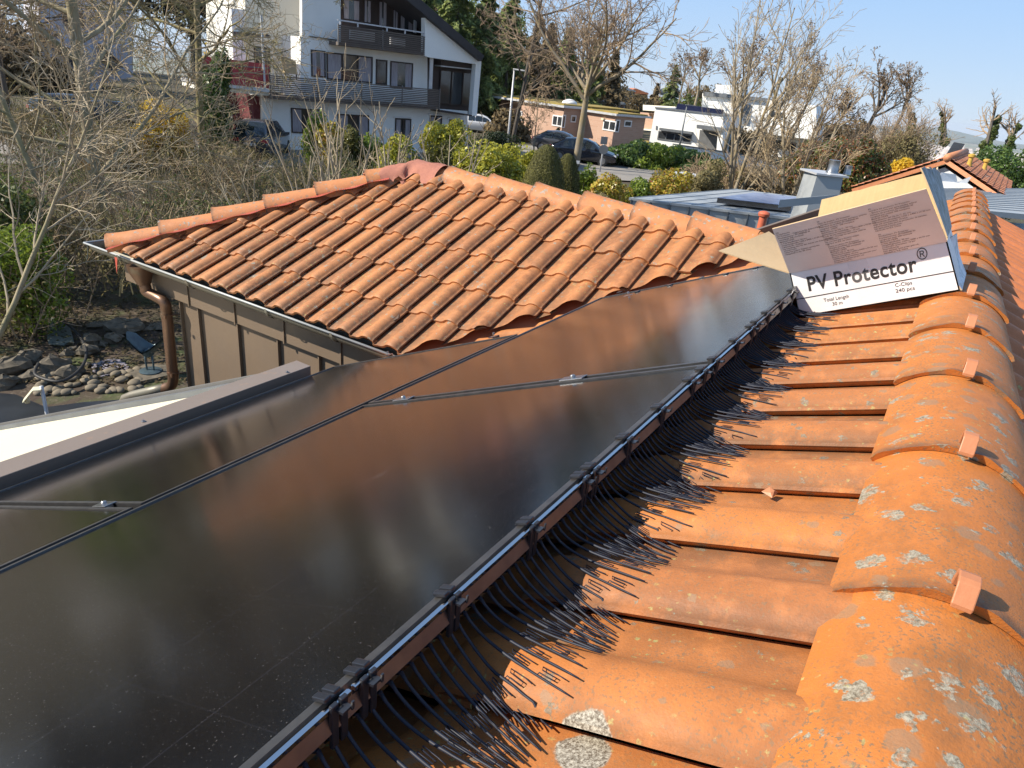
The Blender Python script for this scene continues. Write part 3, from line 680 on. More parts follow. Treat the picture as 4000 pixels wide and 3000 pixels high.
# ================================================================== BIRD SPIKE STRIPS
TN = prof(0)
def tile_h(x, y):                       # height of the tile skin above the pan plane on the top course
    u = ((x - 0.49) / 0.2) % 1.0
    h = 0.003
    for (a, ha), (b, hb) in zip(TN, TN[1:]):
        if a <= u <= b and b > a: h = HS * (ha + (hb - ha) * (u - a) / (b - a))
    s_ = (0.435 - y) / (0.37 * CS)
    h += 0.024 * (1 - max(0, min(1, s_))) - 0.004
    if y > 0.435: h -= 0.022
    return h
def skin(x, y): return mz(y) + tile_h(x, y) / CS
EDGE = R0a - 0.004
rs = random.Random(11)
def spike_strip(x0, n, label):
    t = thing('bird_spike_strip', label, 'bird spikes', (x0 + 0.25, EDGE, pz(EDGE)), 'bird spike strips clipped to the upper edge of the solar panels')
    z1 = pz(R0a) - 0.002; z0 = z1 - 0.046
    mb = MB(); mb.box((x0 + 0.002, EDGE - 0.002, z0), (x0 + 0.509, EDGE, z1)); mb.box((x0 + 0.002, EDGE - 0.006, z1 - 0.004), (x0 + 0.509, EDGE - 0.002, z1 + 0.0015)); mb.build('flange', M['flange'], t)
    mb = MB()
    tips = []
    for k in range(n):
        x = x0 + 0.51 * (k + 0.5) / n
        # slides off the crest of the tile roll
        u = ((x - 0.49) / 0.2) % 1.0
        L = 0.215
        slope = (tile_h(x + 0.01, 0.3) - tile_h(x - 0.01, 0.3)) / 0.02
        if u < 0.30: ut = u - (0.30 - u) * 0.28
        elif u < 0.46: ut = u
        else: ut = 0.80 + (u - 0.80) * 0.70
        sx = (ut - u) * 0.2 - 0.028 + rs.uniform(-0.002, 0.002)
        a0 = V((x, EDGE - 0.002, z0 + 0.003))
        ty = 0.288 + rs.uniform(-0.004, 0.004)
        e_ = V((x + sx, ty, 0)); e_.z = skin(e_.x, e_.y) + 0.0035 + abs(rs.gauss(0, 0.0015))
        p1 = a0 + V((0, -0.030, -0.034)); p2 = e_ + V((-sx * 0.55, 0.060, -0.017))
        def bz(q): return a0 * (1 - q) ** 3 + p1 * 3 * q * (1 - q) ** 2 + p2 * 3 * q * q * (1 - q) + e_ * q ** 3
        pts = [bz(i / 12) for i in range(13)]
        for i in range(4, 12):
            low = skin(pts[i].x, pts[i].y) + 0.0025
            if pts[i].z < low: pts[i].z = low
        mb.tube(pts, [0.0027] + [0.0021] * 7 + [0.0016] * 3 + [0.0013, 0.0009], 5)
        # serpentine side loops near the tip
        S = V((1, 0, 0))
        for q0, ln in (((6, 0.024), (9, 0.024)) if k % 2 else ((7, 0.024),)):
            o = pts[q0]; D = (pts[q0 + 2] - pts[q0]).normalized(); off = -1
            w_ = 0.0040
            z_ = [V((0, 0, 0)), S * w_ + D * 0.001, S * w_ + D * ln, S * w_ * 2.0 + D * (ln + 0.001), S * w_ * 2.1 + D * 0.003, S * w_ * 3.0 + D * 0.001, S * w_ * 3.1 + D * ln, S * w_ * 2.9 + D * (ln + 0.012)]
            if k % 4 == 0: z_ = z_[:5]
            drop = V((0, 0, 0.0006 if off < 0 else -0.0008))
            q = []
            for zz in z_:
                pnt = o + zz + drop
                low = skin(pnt.x, pnt.y) + 0.003
                if pnt.z < low: pnt.z = low
                q.append(pnt)
            mb.tube(q, 0.0008, 4)
    cmb = mb.build('comb', M['tine_plastic'], t, smooth=True)
    return t
M['flange'] = pm('glossy black flange', (0.012, 0.012, 0.013), (0.018, 0.018, 0.018), 10, 0.09, spec=1.0)
M['flange'].node_tree.nodes['Principled BSDF'].inputs['Coat Weight'].default_value = 1.0
M['flange'].node_tree.nodes['Principled BSDF'].inputs['Metallic'].default_value = 1.0
M['flange'].node_tree.nodes['Principled BSDF'].inputs['Base Color'].default_value = (0.62, 0.60, 0.60, 1)
for l_ in list(M['flange'].node_tree.links):
    if l_.to_socket.name == 'Base Color': M['flange'].node_tree.links.remove(l_)
LB = ['bird spike strip at the bottom edge of the photo, nearest the viewer', 'second bird spike strip, counted from the bottom edge of the photo', 'third bird spike strip, ending at the seam of the upper panels', 'fourth bird spike strip, just past the seam of the upper panels', 'last bird spike strip, running under the white cardboard box']
for i in range(5): spike_strip(0.346 - 0.512 + 0.512 * i, 31, LB[i])
# clips
def edge_clip(x, label):
    t = thing('edge_clip', label, 'clip', (x, R0a, pz(R0a)), 'black clips holding the bird spikes on the panel edge')
    dd = V((0, CS, -SN)); mb = MB(); zt = pz(R0a)
    p = V((x - 0.010, R0a, zt))
    for k, xx in enumerate((-0.0105, 0.0015)):
        q = V((x + xx, R0a, zt))
        mb.ob(q - dd * 0.006 + PN * 0.001, EX * 0.009, dd * 0.019, PN * 0.005)
        mb.ob(q + V((0, -0.0135, -0.052)), EX * 0.009, V((0, 0.005, 0)), V((0, 0, 0.056)))
    mb.ob(p - dd * 0.006 + PN * 0.0008, EX * 0.020, dd * 0.017, PN * 0.003)
    mb.build('clip_body', M['black_plastic'], t, bevel=0.0012)
    mb = MB(); q = V((x - 0.006, R0a - 0.014, zt - 0.004)); mb.ob(q, EX * 0.012, V((0, -0.009, 0.002)), V((0, 0, 0.003))); mb.ob(q + V((0.010, -0.009, 0.001)), EX * 0.003, V((0, -0.002, 0)), V((0, 0, 0.010)))
    mb.build('clip_hook', M['black_plastic'], t)
CX = [-0.02, 0.15, 0.325, 0.365, 0.506, 0.684, 0.840, 0.876, 1.008, 1.17, 1.35, 1.429, 1.517, 1.692, 1.844, 1.90, 2.02, 2.19, 2.36]
OR = ['nearest', 'second', 'third', 'fourth', 'fifth', 'sixth', 'seventh', 'eighth', 'ninth', 'tenth', 'eleventh', 'twelfth', 'thirteenth', 'fourteenth', 'fifteenth', 'sixteenth', 'seventeenth', 'eighteenth', 'nineteenth']
vis = [x for x in CX if x > 0.28]
for i, x in enumerate(vis):
    xt = ' by the panel seam' if 1.34 < x < 1.55 else ''
    edge_clip(x, '%s black edge clip counted from the bottom of the photo%s' % (OR[i], xt))
for i, (px, py) in enumerate(((2420, 1140), (2490, 1125 + 12), (2617, 1112), (2740, 1083), (2835, 1068), (2952, 1044))):
    p = hp(px, py, (0, 0, -0.02), EN); t = MB(); t.ob(p - V((0.02, 0.012, 0)) + PN * 0.001, V((0.03, 0, 0)), V((0, CS, -SN)) * 0.02, PN * 0.006)
    t.ob(p + V((0.010, -0.012, 0)) - PN * 0.04, V((0.005, 0, 0)), V((0, CS, -SN)) * 0.02, PN * 0.045)
    tag(t.build('edge_clip', M['black_plastic'], at_=p, bevel=0.0015), '%s small black clip from the left on the far rim of the upper panel' % OR[i].replace('nearest', 'first'), 'clip', 'clips on the far rim of the upper panel')
# terracotta shard and dry leaf
p = hp(3005, 1925, (0, 0, -0.160), EN); mb = MB()
mb.add([p + V(q) * 0.013 for q in ((-1, -.6, 0), (0.9, -.9, 0), (1.0, .5, 0), (-.4, .9, 0), (-.5, -.2, .35), (.5, .2, .55), (0.1, -0.5, .5))], [(0, 1, 6, 4), (1, 2, 5, 6), (2, 3, 5), (3, 0, 4), (4, 6, 5), (3, 4, 5)])
tag(mb.build('tile_shard', M['clip'], at_=p), 'small broken piece of clay tile lying on the near slope', 'tile shard')
p = hp(1545, 1243, (XE, 0, ZE + 0.03), WN); mb = MB(); mb.add([p + V(q) * 0.035 for q in ((-1, 0, -.4), (0, .7, 0.1), (1, .1, .5), (0.1, -.6, .15))], [(0, 1, 2, 3)])
tag(mb.build('dry_leaf', pm('dry leaf', (0.12, 0.07, 0.045)), at_=p), 'dark dry leaf lying on the wing roof tiles', 'leaf')
# ================================================================== CARDBOARD BOX
X0, X1 = 2.45, 2.81
BL, BR, TL_, TR_ = V((X0, .420, -.326)), V((X0, -.004, -.129)), V((X0, .489, -.184)), V((X0, .074, .008))
DX = V((X1 - X0, 0, 0))
FL, FR = V((2.317, .554, -.030)), V((2.317, .170, .157))
bx = thing('cardboard_box', 'open white cardboard box printed PV Protector lying on the roof against the ridge', 'cardboard box', (X0, .2, -.2))
def board(name, pts, mat, mat2=None, th=0.004, parent=bx, n=None):
    """flat board with white outside and brown inside"""
    pts = [V(p) for p in pts]; nn = (pts[1] - pts[0]).cross(pts[-1] - pts[0]).normalized()
    mb = MB(); mb.poly(*pts); k = len(pts); b = [p + nn * th for p in pts]; mb.poly(*b[::-1])
    for i in range(k): mb.poly(pts[i], pts[(i + 1) % k], b[(i + 1) % k], b[i])
    o = mb.build(name, mat, parent)
    if mat2:
        o.data.materials.append(mat2); o.data.polygons[1].material_index = 1
        for i in range(2, 2 + k): o.data.polygons[i].material_index = 1
    return o
fr = board('front_panel', [BL, TL_, TR_, BR], M['carton'], M['kraft'])
board('back_panel', [BL + DX, BR + DX, TR_ + DX, TL_ + DX], M['carton'], M['kraft'])
board('left_panel', [BL + DX, TL_ + DX, TL_, BL][::1], M['carton'], M['kraft'])
board('right_panel', [BR, TR_, TR_ + DX, BR + DX][::1], M['carton'], M['kraft'])
board('bottom_panel', [BL, BR, BR + DX, BL + DX], M['carton'], M['kraft'])
def bowed(name, a, b, c, d, mat, mat2, bow=0.01, jag=0.0, nx=14, ny=8, th=0.004):
    """flap a-b hinge, d-c free edge, gently bowed, with a torn free edge"""
    r2 = random.Random(hash(name) % 97 if False else len(name)); nn = (b - a).cross(d - a).normalized(); rows = []
    for j in range(ny + 1):
        r = []
        for i in range(nx + 1):
            u = i / nx; v = j / ny; p = (a * (1 - u) + b * u) * (1 - v) + (d * (1 - u) + c * u) * v
            p = p + nn * bow * math.sin(v * math.pi / 1.2) * (0.6 + 0.4 * math.sin(u * 4))
            if j == ny and jag: p = p + (d - a).normalized() * r2.uniform(-jag, jag * 0.4) + nn * r2.uniform(-jag, jag) * 0.5
            r.append(p)
        rows.append(r)
    mb = MB(); mb.grid(rows); nf = len(mb.f); mb.grid([[p + nn * th for p in r] for r in rows][::-1]); n2 = len(mb.f)
    mb.grid([rows[-1], [p + nn * th for p in rows[-1]]]); mb.grid([[r[0] for r in rows], [r[0] + nn * th for r in rows]]); mb.grid([[r[-1] + nn * th for r in rows], [r[-1] for r in rows]])
    o = mb.build(name, mat, bx); o.data.materials.append(mat2); o.data.materials.append(M['kraft'])
    for i, p in enumerate(o.data.polygons):
        if i >= n2: p.material_index = 2
        elif i >= nf: p.material_index = 1
    return o
ff = bowed('front_flap', TL_, TR_, FR, FL, M['kraft'], M['carton'], 0.0, 0.0)
o_ = bowed('back_flap', TL_ + DX, TR_ + DX, V((X1, .166, .187)), V((X1, .502, .030)), M['carton'], M['kraft_pale'], 0.004, 0.002)
o_ = bowed('left_flap', TL_ + DX, TL_, V((2.43, .735, -.155)), V((2.812, .66, -.118)), M['kraft'], M['kraft'], 0.006, 0.001)
M['torn'] = (lambda t: t.set(Base_Color=t.mix(t.ramp(t.noise(5, 6, 0.75, co=t.map((9, 9, 1.2))), 0.38, 0.62), (0.30, 0.33, 0.36), (0.10, 0.105, 0.07)), Roughness=0.5))(NT('torn board'))
o_ = bowed('right_flap', TR_ + V((0.06, 0.004, 0)), TR_ + DX * 0.98, V((X1 - 0.03, .168, .187)), V((2.53, .212, .197)), M['kraft_pale'], M['torn'], 0.004, 0.009)
M['crumple'] = (lambda t: t.set(Base_Color=t.mix(t.ramp(t.noise(4, 5, 0.7, co=t.map((6, 6, 1))), 0.45, 0.65), (0.72, 0.72, 0.76), (0.25, 0.27, 0.26)), Roughness=0.45))(NT('crumpled coated board'))
o_ = bowed('end_flap', BR + V((0.0, -0.002, 0)), BR + DX * 0.9 + V((0, -0.01, 0)), V((2.74, 0.05, 0.0)), V((2.455, 0.070, 0.0)), M['crumple'], M['crumple'], -0.030, 0.0)
# lettering
def lettering(txt, org, ux, uy, width=None, height=None, mat=M['ink'], parent=fr, align='LEFT', bold=0.0, name='lettering', space=1.0):
    """text lying on a plane: org baseline point, ux along, uy up; width or letter size in metres"""
    cu = bpy.data.curves.new('txt', 'FONT'); cu.body = txt; cu.align_x = align; cu.offset = bold; cu.space_line = 1.0; cu.space_character = space
    to = bpy.data.objects.new('txt', cu); COL.objects.link(to)
    bpy.context.view_layer.update()
    me = bpy.data.meshes.new_from_object(to.evaluated_get(bpy.context.evaluated_depsgraph_get())); bpy.data.objects.remove(to)
    xs = [v.co.x for v in me.vertices]
    sx = sy = height or 1
    if width:
        sx = width / (max(xs) - min(xs)); sy = height if height else sx
    nn = ux.cross(uy).normalized(); po = ORG[parent.name] if parent.name in ORG else V((0, 0, 0))
    for v in me.vertices:
        p = org + ux * (v.co.x * sx) + uy * (v.co.y * sy) + nn * 0.0006; v.co = p - po
    me.materials.clear(); me.materials.append(mat)
    o = bpy.data.objects.new(name, me); COL.objects.link(o); o.parent = parent; return o
ux = (BR - BL).normalized(); W_ = (BR - BL).length; uy = (TL_ - BL); H_ = uy.length; uy.normalize(); uy = (uy - ux * uy.dot(ux)).normalized()
def FP(u, v): return BL + ux * (u * W_) + uy * (v * H_) + V((-0.0004, 0, 0))
nrm = ux.cross(uy)
lettering('PV Protector', FP(0.095, 0.53), ux, uy, width=0.685 * W_, height=0.068, bold=0.022, space=1.06)
lettering('\u00ae', FP(0.795, 0.73), ux, uy, width=0.06 * W_, height=0.05)
mb = MB(); o0 = FP(0.005, 0.385) + nrm * 0.0006; mb.poly(o0, o0 + ux * W_ * 0.985, o0 + ux * W_ * 0.985 + uy * 0.0028, o0 + uy * 0.0028); mb.build('printed_rule', M['ink'], fr)
lettering('Total Length', FP(0.185, 0.235), ux, uy, width=0.165 * W_, height=0.0165)
lettering('30 m', FP(0.235, 0.125), ux, uy, width=0.066 * W_, height=0.0165)
lettering('C-Clips', FP(0.64, 0.285), ux, uy, width=0.10 * W_, height=0.0165)
lettering('240 pcs', FP(0.638, 0.17), ux, uy, width=0.113 * W_, height=0.0165)
gx = (FR - FL).normalized(); gy = (TL_ - FL).normalized() * -1; gy = (gy - gx * gy.dot(gx)).normalized(); GN = gx.cross(gy).normalized(); GW = (FR - FL).length; GH = (FL - TL_).length
def GP(u, v): return TL_ * (1 - u) + TR_ * u + gy * (GH * v) + GN * 0.0046
blocks = [
 (0.03, 0.93, ['DE', 'Produktname:', 'PV Protector \u2013 Vogelschutz f\u00fcr Solarmodule', 'Produktnummer: PP150SB500-30', 'St\u00fcckl\u00e4nge: 500 mm/St\u00fcck', 'Material: HDPE', 'C-Clip Spezifikation: 50 mm', 'Verpackungsma\u00dfe: L550 x B400 x H150 mm', 'Lebensdauer: 10 Jahre', 'Verwendung: Nur f\u00fcr den Schutz von Solarmodulen.', 'Warnhinweis:', 'Nicht f\u00fcr andere Zwecke verwenden.', 'Hergestellt in der VR China']),
 (0.305, 0.96, ['FR', 'Nom du produit : PV Protector', '\u2013 Barri\u00e8re anti-oiseaux pour panneaux solaires', 'R\u00e9f\u00e9rence du produit: PP150SB500-30', 'Longueur unitaire : 500 mm/pi\u00e8ce', 'Mat\u00e9riau : HDPE', 'Sp\u00e9cification du clip C : 50 mm', 'Dimensions de l\u2019emballage : L550 x l400 x H150 mm', 'Dur\u00e9e de vie recommand\u00e9e : 10 ans', 'Utilisation : Prot\u00e8ge les panneaux solaires', 'Avertissement :', 'Ne convient pas \u00e0 d\u2019autres usages.', 'Fabriqu\u00e9 en R.P. de Chine']),
 (0.62, 0.97, ['ES', 'Nombre del producto: PV Protector', '\u2013 Barrera contra aves para paneles solares', 'N\u00famero de producto: PP150SB500-30', 'Longitud por unidad: 500 mm/pieza', 'Material: HDPE', 'Especificaci\u00f3n del clip en C: 50 mm', 'Dimensiones del paquete: L550 x A400 x H150 mm', 'Vida \u00fatil recomendada: 10 a\u00f1os', 'Advertencia: Solo para la protecci\u00f3n de paneles.', 'No apto para otros usos.', 'Fabricado en R.P. China']),
 (0.315, 0.46, ['IT', 'Nome prodotto: PV Protector', 'Numero prodotto: PP150SB500-30', 'Lunghezza unit\u00e0: 500 mm/pezzo', 'Materiale: HDPE', 'Specifica clip C: 50 mm', 'Dimensioni imballo: L550 x A400 x H150 mm', 'Durata consigliata: 10 anni', 'Utilizzo: Per la protezione dei pannelli solari', 'Avviso: Non adatto ad altri usi.', 'Prodotto in R.P.C.']),
 (0.63, 0.45, ['NL', 'Productnaam: PV Protector', 'Productnummer: PP150SB500-30', 'Lengte per stuk: 500 mm/stuk', 'Materiaal: HDPE', 'C-Clip specificatie: 50 mm', 'Verpakkingsmaten: L550 x B400 x H150 mm', 'Aanbevolen levensduur: 10 jaar', 'Waarschuwing:', 'Niet geschikt voor ander gebruik.', 'Gemaakt in V.R. China'])]
for u, v, lines in blocks:
    for i, s_ in enumerate(lines):
        lettering(s_, GP(u, v - (i + 1) * 0.040), gx, gy, height=0.0072, mat=M['ink_soft'], parent=ff, bold=0.008)
# clear tape over the front and small tears
tp = NT('clear tape'); tp.set(Base_Color=(0.72, 0.70, 0.69), Roughness=0.12, Alpha=0.09)
mb = MB(); a = FP(0.40, 0.0) - V((0.001, 0, 0)); rows = []
for j in range(7):
    rows.append([FP(0.40 + 0.12 * i / 4 - 0.02 * j / 6 + 0.004 * math.sin(j * 2 + i), 0.02 + 0.96 * j / 6) - V((0.0015 + 0.001 * ((i * 7 + j * 3) % 3), 0, 0)) for i in range(5)])
mb.grid(rows); mb.build('clear_tape', tp.m, fr)
mb = MB(); o0 = FP(0.43, 0.995) - V((0.0008, 0, 0)); r2 = random.Random(3)
for k in range(2):
    st = o0 + ux * (0.02 + 0.055 * k); up_ = [st + ux * (0.008 * i) + uy * (0.002 + r2.uniform(0, 0.003)) for i in range(6)]; dn = [st + ux * (0.008 * i) - uy * r2.uniform(0, 0.002) for i in range(6)]
    mb.poly(*(dn + up_[::-1]))
mb.build('torn_hole', M['kraft'], fr)
# ================================================================== AWNING, GARDEN LAMP, GARDEN
AX = 2.36
def az(y): return -1.262 - 0.4497 * (y - 2.845)
aw = thing('awning', 'cream awning cloth stretched out below the brown cover at the left edge', 'awning', (0.6, 5, az(5)))
mb = MB(); rows = []
for i in range(9):
    y = 2.85 + (7.6 - 2.85) * i / 8; rows.append([V((-2.2 + (AX - 0.05 + 2.2) * k / 10, y, az(y) - 0.035 - 0.02 * math.sin(math.pi * i / 8) * math.sin(math.pi * k / 10))) for k in range(11)])
mb.grid(rows); mb.build('awning_cloth', M['awning'], aw, smooth=True)
sl_ = V((0, 4.9, az(2.845 + 4.9) - az(2.845)))
mb = MB(); mb.ob((AX - 0.045, 2.9, az(2.9) - 0.045), (0.055, 0, 0), sl_, (0, 0, 0.05)); mb.build('guide_rail', M['grey_metal'], aw)
mb = MB(); mb.ob((AX + 0.018, 2.9, az(2.9) - 0.05), (0.035, 0, 0), sl_, (0, 0, 0.075)); mb.build('guide_rail', pm('warm grey rail', (0.15, 0.145, 0.135), (0.12, 0.115, 0.11)), aw)
mb = MB(); mb.box((AX - 0.02, 7.66, -4.25), (AX + 0.04, 7.72, az(7.7))); mb.build('support_post', M['grey_metal'], aw)
# garden lamp
p = at(172, 1560, 7.2); gl = thing('garden_lamp', 'cream garden lamp head on a thin steel post beyond the awning', 'garden lamp', (p.x, p.y, -4.25))
top = at(158, 1496, 7.2); top = V((p.x, p.y, top.z)); q1 = at(150, 1503, 7.2); q2 = at(85, 1548, 7.1)
mb = MB(); mb.tube([(p.x, p.y, -4.25), top], 0.018, 10); mb.build('post', M['white_metal'], gl, smooth=True)
mb = MB(); q0 = V((p.x, p.y, top.z - 0.02)); hd = (V((q2.x, q2.y, q0.z - 0.13)) - q0); s_ = hd.cross(V((0, 0, 1))).normalized() * 0.05; mid = q0 + V((hd.x, hd.y, 0)) * 0.42
for a, b in ((q0, mid), (mid, q0 + hd)):
    n_ = (b - a).cross(s_).normalized() * 0.014; mb.ob(a - s_, s_ * 2, (b - a), n_)
mb.build('lamp_head', M['cream_plastic'], gl, bevel=0.006)
mb = MB(); e = q0 + hd * 0.8; mb.lathe([(0.025, -0.055), (0.028, -0.02), (0.02, 0.0)], e, 12); mb.build('sensor', M['cream_plastic'], gl, smooth=True)
# pond, rocks, stones
def blob(c, r, sq=(1, 1, 0.7), n=8, seed=0, rough=0.15):
    rr = random.Random(seed); vs = []; fs = []; m_ = 10
    ph = [rr.uniform(0, 6) for _ in range(6)]
    for i in range(n + 1):
        th = math.pi * i / n
        for k in range(m_):
            a = 2 * math.pi * k / m_
            d_ = V((math.sin(th) * math.cos(a), math.sin(th) * math.sin(a), math.cos(th)))
            q = 1 + rough * (math.sin(d_.x * 3 + ph[0]) + math.sin(d_.y * 3.3 + ph[1]) + math.sin(d_.z * 3.1 + ph[2]) + 0.4 * math.sin(d_.x * 7 + ph[3]))
            vs.append(V(c) + V((d_.x * r * sq[0], d_.y * r * sq[1], d_.z * r * sq[2])) * q)
    for i in range(n):
        for k in range(m_): fs.append((i * m_ + k, i * m_ + (k + 1) % m_, (i + 1) * m_ + (k + 1) % m_, (i + 1) * m_ + k))
    return vs, fs
GZ = -4.25
def unit3(rr): return V((rr.uniform(-1, 1), rr.uniform(-1, 1), rr.uniform(-1, 1)))
mb = MB(); pts = [hz(px, py, GZ + 0.012) for px, py in ((-200, 1520), (-100, 1640), (250, 1700), (500, 1600), (480, 1560), (330, 1570), (180, 1590), (60, 1540))]
mb.poly(*pts); struct(mb.build('pond', M['pond']))
mb = MB(); pts = [hz(px, py, GZ + 0.03) for px, py in ((180, 1300), (200, 1240), (270, 1260), (290, 1340), (250, 1350), (190, 1345))]
mb.poly(*pts); tag(mb.build('pond_cover', pm('grey green sheet', (0.16, 0.175, 0.15), (0.10, 0.115, 0.10), 5, 0.7)), 'grey green sheet lying on the bank beneath the shrub', 'sheet')
rs2 = random.Random(5)
pebbles = []
for k in range(64):
    t_ = rs2.random(); px = 150 + 400 * t_; py = 1505 + rs2.uniform(-38, 45) - 20 * t_
    if py > 1585 - 60 * t_: py = 1585 - 60 * t_
    if all((px - a) ** 2 + ((py - b) * 1.6) ** 2 > 21 ** 2 for a, b in pebbles): pebbles.append((px, py))
for i, (px, py) in enumerate(pebbles):
    p = hz(px, py, GZ); r = rs2.uniform(0.05, 0.085); mb = MB(); a = rs2.uniform(0.8, 1.4)
    vs, fs = blob((p.x, p.y, GZ + r * 0.35), r, (a, 1.25 / a, 0.62), 6, i, 0.06); mb.add(vs, fs)
    tag(mb.build('pond_stone', M['stone'], at_=(p.x, p.y, GZ), smooth=True), 'smooth round tan stone in the band of stones edging the dark pond', 'stone', 'round stones edging the pond')
rocks = [(505, 1300, .30, (1.5, .9, .6), 'large flat topped rock left of the downpipe behind the pond'), (450, 1335, .17, (1.2, 1, .8), 'grey block of rock in front of the large flat topped rock'), (395, 1275, .14, (1.5, 1, .5), 'pale flat rock left of the large flat topped rock'),
         (437, 1305, .09, (1.4, 1, .45), 'small pale slab leaning on the large rock'), (360, 1350, .20, (1.2, 1, .8), 'tan rock at the far end of the black hose'), (340, 1385, .18, (1.1, 1, .8), 'tan rock inside the bend of the black hose'), (275, 1385, .16, (1.3, 1, .6), 'pale flat rock below the grey green sheet'),
         (210, 1440, .26, (1.4, 1, .6), 'broad mossy rock in the middle of the hose loop'), (280, 1470, .20, (1.4, 1, .5), 'low tan rock just behind the round stones'), (30, 1460, .28, (1.3, 1, .7), 'large mossy rock at the left edge of the photo'), (25, 1510, .20, (1.2, 1, .6), 'dark rock at the left edge above the liner'), (340, 1430, .08, (1, 1, .8), 'small pale rock beside the crazy paving'),
         (110, 1420, .22, (1.2, 1, .7), 'mossy rock behind the loop of hose at the left'), (400, 1350, .12, (1, 1, .8), 'small grey rock between the tan rock and the grey block'), (600, 1285, .13, (1.6, 1, .6), 'flat brown rock right of the large flat topped rock'), (640, 1290, .12, (1.6, 1, .6), 'dark brown rock next to the downpipe'), (120, 1475, .17, (1.3, 1, .6), 'brown rock left of the broad mossy rock')]
for i, (px, py, r, sq, lb) in enumerate(rocks):
    p = hz(px, py, GZ); mb = MB(); vs, fs = blob((p.x, p.y, GZ + r * 0.3), r * 0.72, sq, 6, 40 + i, 0.22); vs = [q + unit3(rs2) * r * 0.10 for q in vs]; mb.add(vs, fs)
    tag(mb.build('rock', M['rock'], at_=(p.x, p.y, GZ), smooth=False), lb, 'rock', 'rocks behind the pond')
mb = MB()
for i in range(9):
    for j in range(9):
        c = hz(370 + 118 * i / 8 + 6 * (j % 2), 1412 + 52 * j / 8 + 4 * math.sin(i), GZ + 0.012)
        if ((i - 4) / 4.6) ** 2 + ((j - 4) / 4.6) ** 2 > 1: continue
        n_ = 6; r = rs2.uniform(0.035, 0.05); top = [c + V((math.cos(a * 6.283 / n_ + i) * r * rs2.uniform(.8, 1.2), math.sin(a * 6.283 / n_ + i) * r * rs2.uniform(.8, 1.2), 0)) for a in range(n_)]; mb.ext(top, (0, 0, 0.015))
tag(mb.build('stepping_slab', pm('violet grey stone', (0.26, 0.24, 0.27), (0.2, 0.18, 0.2), 6), at_=hz(430, 1440, GZ)), 'round patch of violet grey crazy paving beside the bronze bird', 'paving')
hose = [(95, 1395), (60, 1350), (120, 1430), (200, 1440), (150, 1420), (140, 1465), (230, 1490), (300, 1455), (335, 1400), (330, 1345), (290, 1290), (230, 1240)]
mb = MB(); mb.tube(smoothpath([hz(a, b, GZ + 0.16) for a, b in hose[4:]], 8), 0.022, 8); tag(mb.build('garden_hose', M['rubber'], at_=hz(300, 1400, GZ), smooth=True), 'thick black ribbed hose looping over the rocks', 'hose')
# bronze bird sculpture
p = hz(590, 1462, GZ); bd = thing('bird_sculpture', 'blue green bronze bird sculpture with raised wings standing on a stone slab', 'sculpture', (p.x, p.y, GZ))
mb = MB(); mb.ext([p + V(q) for q in ((-.30, -.22, 0), (.12, -.30, 0), (.3, .05, 0), (.1, .3, 0), (-.22, .2, 0))], (0, 0, 0.05)); mb.build('stone_slab', M['rock'], bd)
mb = MB(); mb.lathe([(0.15, 0.05), (0.155, 0.065), (0.12, 0.075)], p, 20)
mb.build('foot_plate', M['bronze'], bd, smooth=True, auto=40)
rt_ = V((-RGT.x, -RGT.y, 0)).normalized()
for s_ in (-1, 1):
    mb = MB(); mb.tube([p + rt_ * 0.05 * s_ + V((0, 0, 0.06)), p + rt_ * 0.055 * s_ + V((0, 0, 0.2)), p + rt_ * 0.045 * s_ + V((0.0, 0, 0.36))], [0.012, 0.015, 0.022], 8); mb.build('leg', M['bronze'], bd, smooth=True)
mb = MB(); rows = []
for i in range(11):
    u = -1 + 2 * i / 10; r = []
    for j in range(9):
        v = -1 + 2 * j / 8; w_ = 0.16 * (1 - 0.5 * u * u) if abs(u) < 0.75 else 0.15 * (1.05 - abs(u)) / 0.3
        wid = max(0.015, w_)
        zz = 0.42 + 0.24 * abs(u) ** 1.3 - 0.11 * (1 - v * v) * (1 - abs(u)) - (0.03 if u > 0 else 0) * abs(u)
        r.append(p + rt_ * (-u * 0.27) + V((-FWD.x, -FWD.y, 0)).normalized() * (v * wid) + V((0, 0, zz)))
    rows.append(r)
mb.grid(rows); mb.grid([[q - V((0, 0, 0.03 + 0.0)) for q in r] for r in rows][::-1]); mb.grid([rows[0], [q - V((0, 0, 0.03)) for q in rows[0]]])
vs, fs = blob(p + V((0, 0, 0.36)), 0.085, (1, 1, .8), 8, 3, 0.03); mb.add(vs, fs)
mb.build('bird_body', M['bronze'], bd, smooth=True)
# ================================================================== BUILDINGS FURTHER OFF
class Fac:
    def __init__(s, o, U):
        s.o = V(o); s.U = V(U).normalized(); s.n = V((s.U.y, -s.U.x, 0))
        if s.n.dot(CAM - s.o) < 0: s.n = -s.n
    def uw(s, p, d=0.0):
        q = hp(p[0], p[1], s.o + s.n * d, s.n) - s.o; return q.dot(s.U), q.z
    def P(s, u, w_, d=0.0): return s.o + s.U * u + V((0, 0, w_)) + s.n * d
    def poly(s, mb, pts, d0, d1):             # pixel outline placed on plane d1 and given thickness back to d0
        q = [s.uw(p, d1) for p in pts]; mb.ext([s.P(u, w_, d1) for u, w_ in q], s.n * (d0 - d1)); return mb
    def rect(s, mb, p0, p1, d0, d1):          # axis aligned box from pixel corners top-left, bottom-right
        u0, w1 = s.uw(p0, d1); u1, w0 = s.uw(p1, d1)
        mb.ob(s.P(u0, w0, d0), s.U * (u1 - u0), V((0, 0, w1 - w0)), s.n * (d1 - d0)); return mb
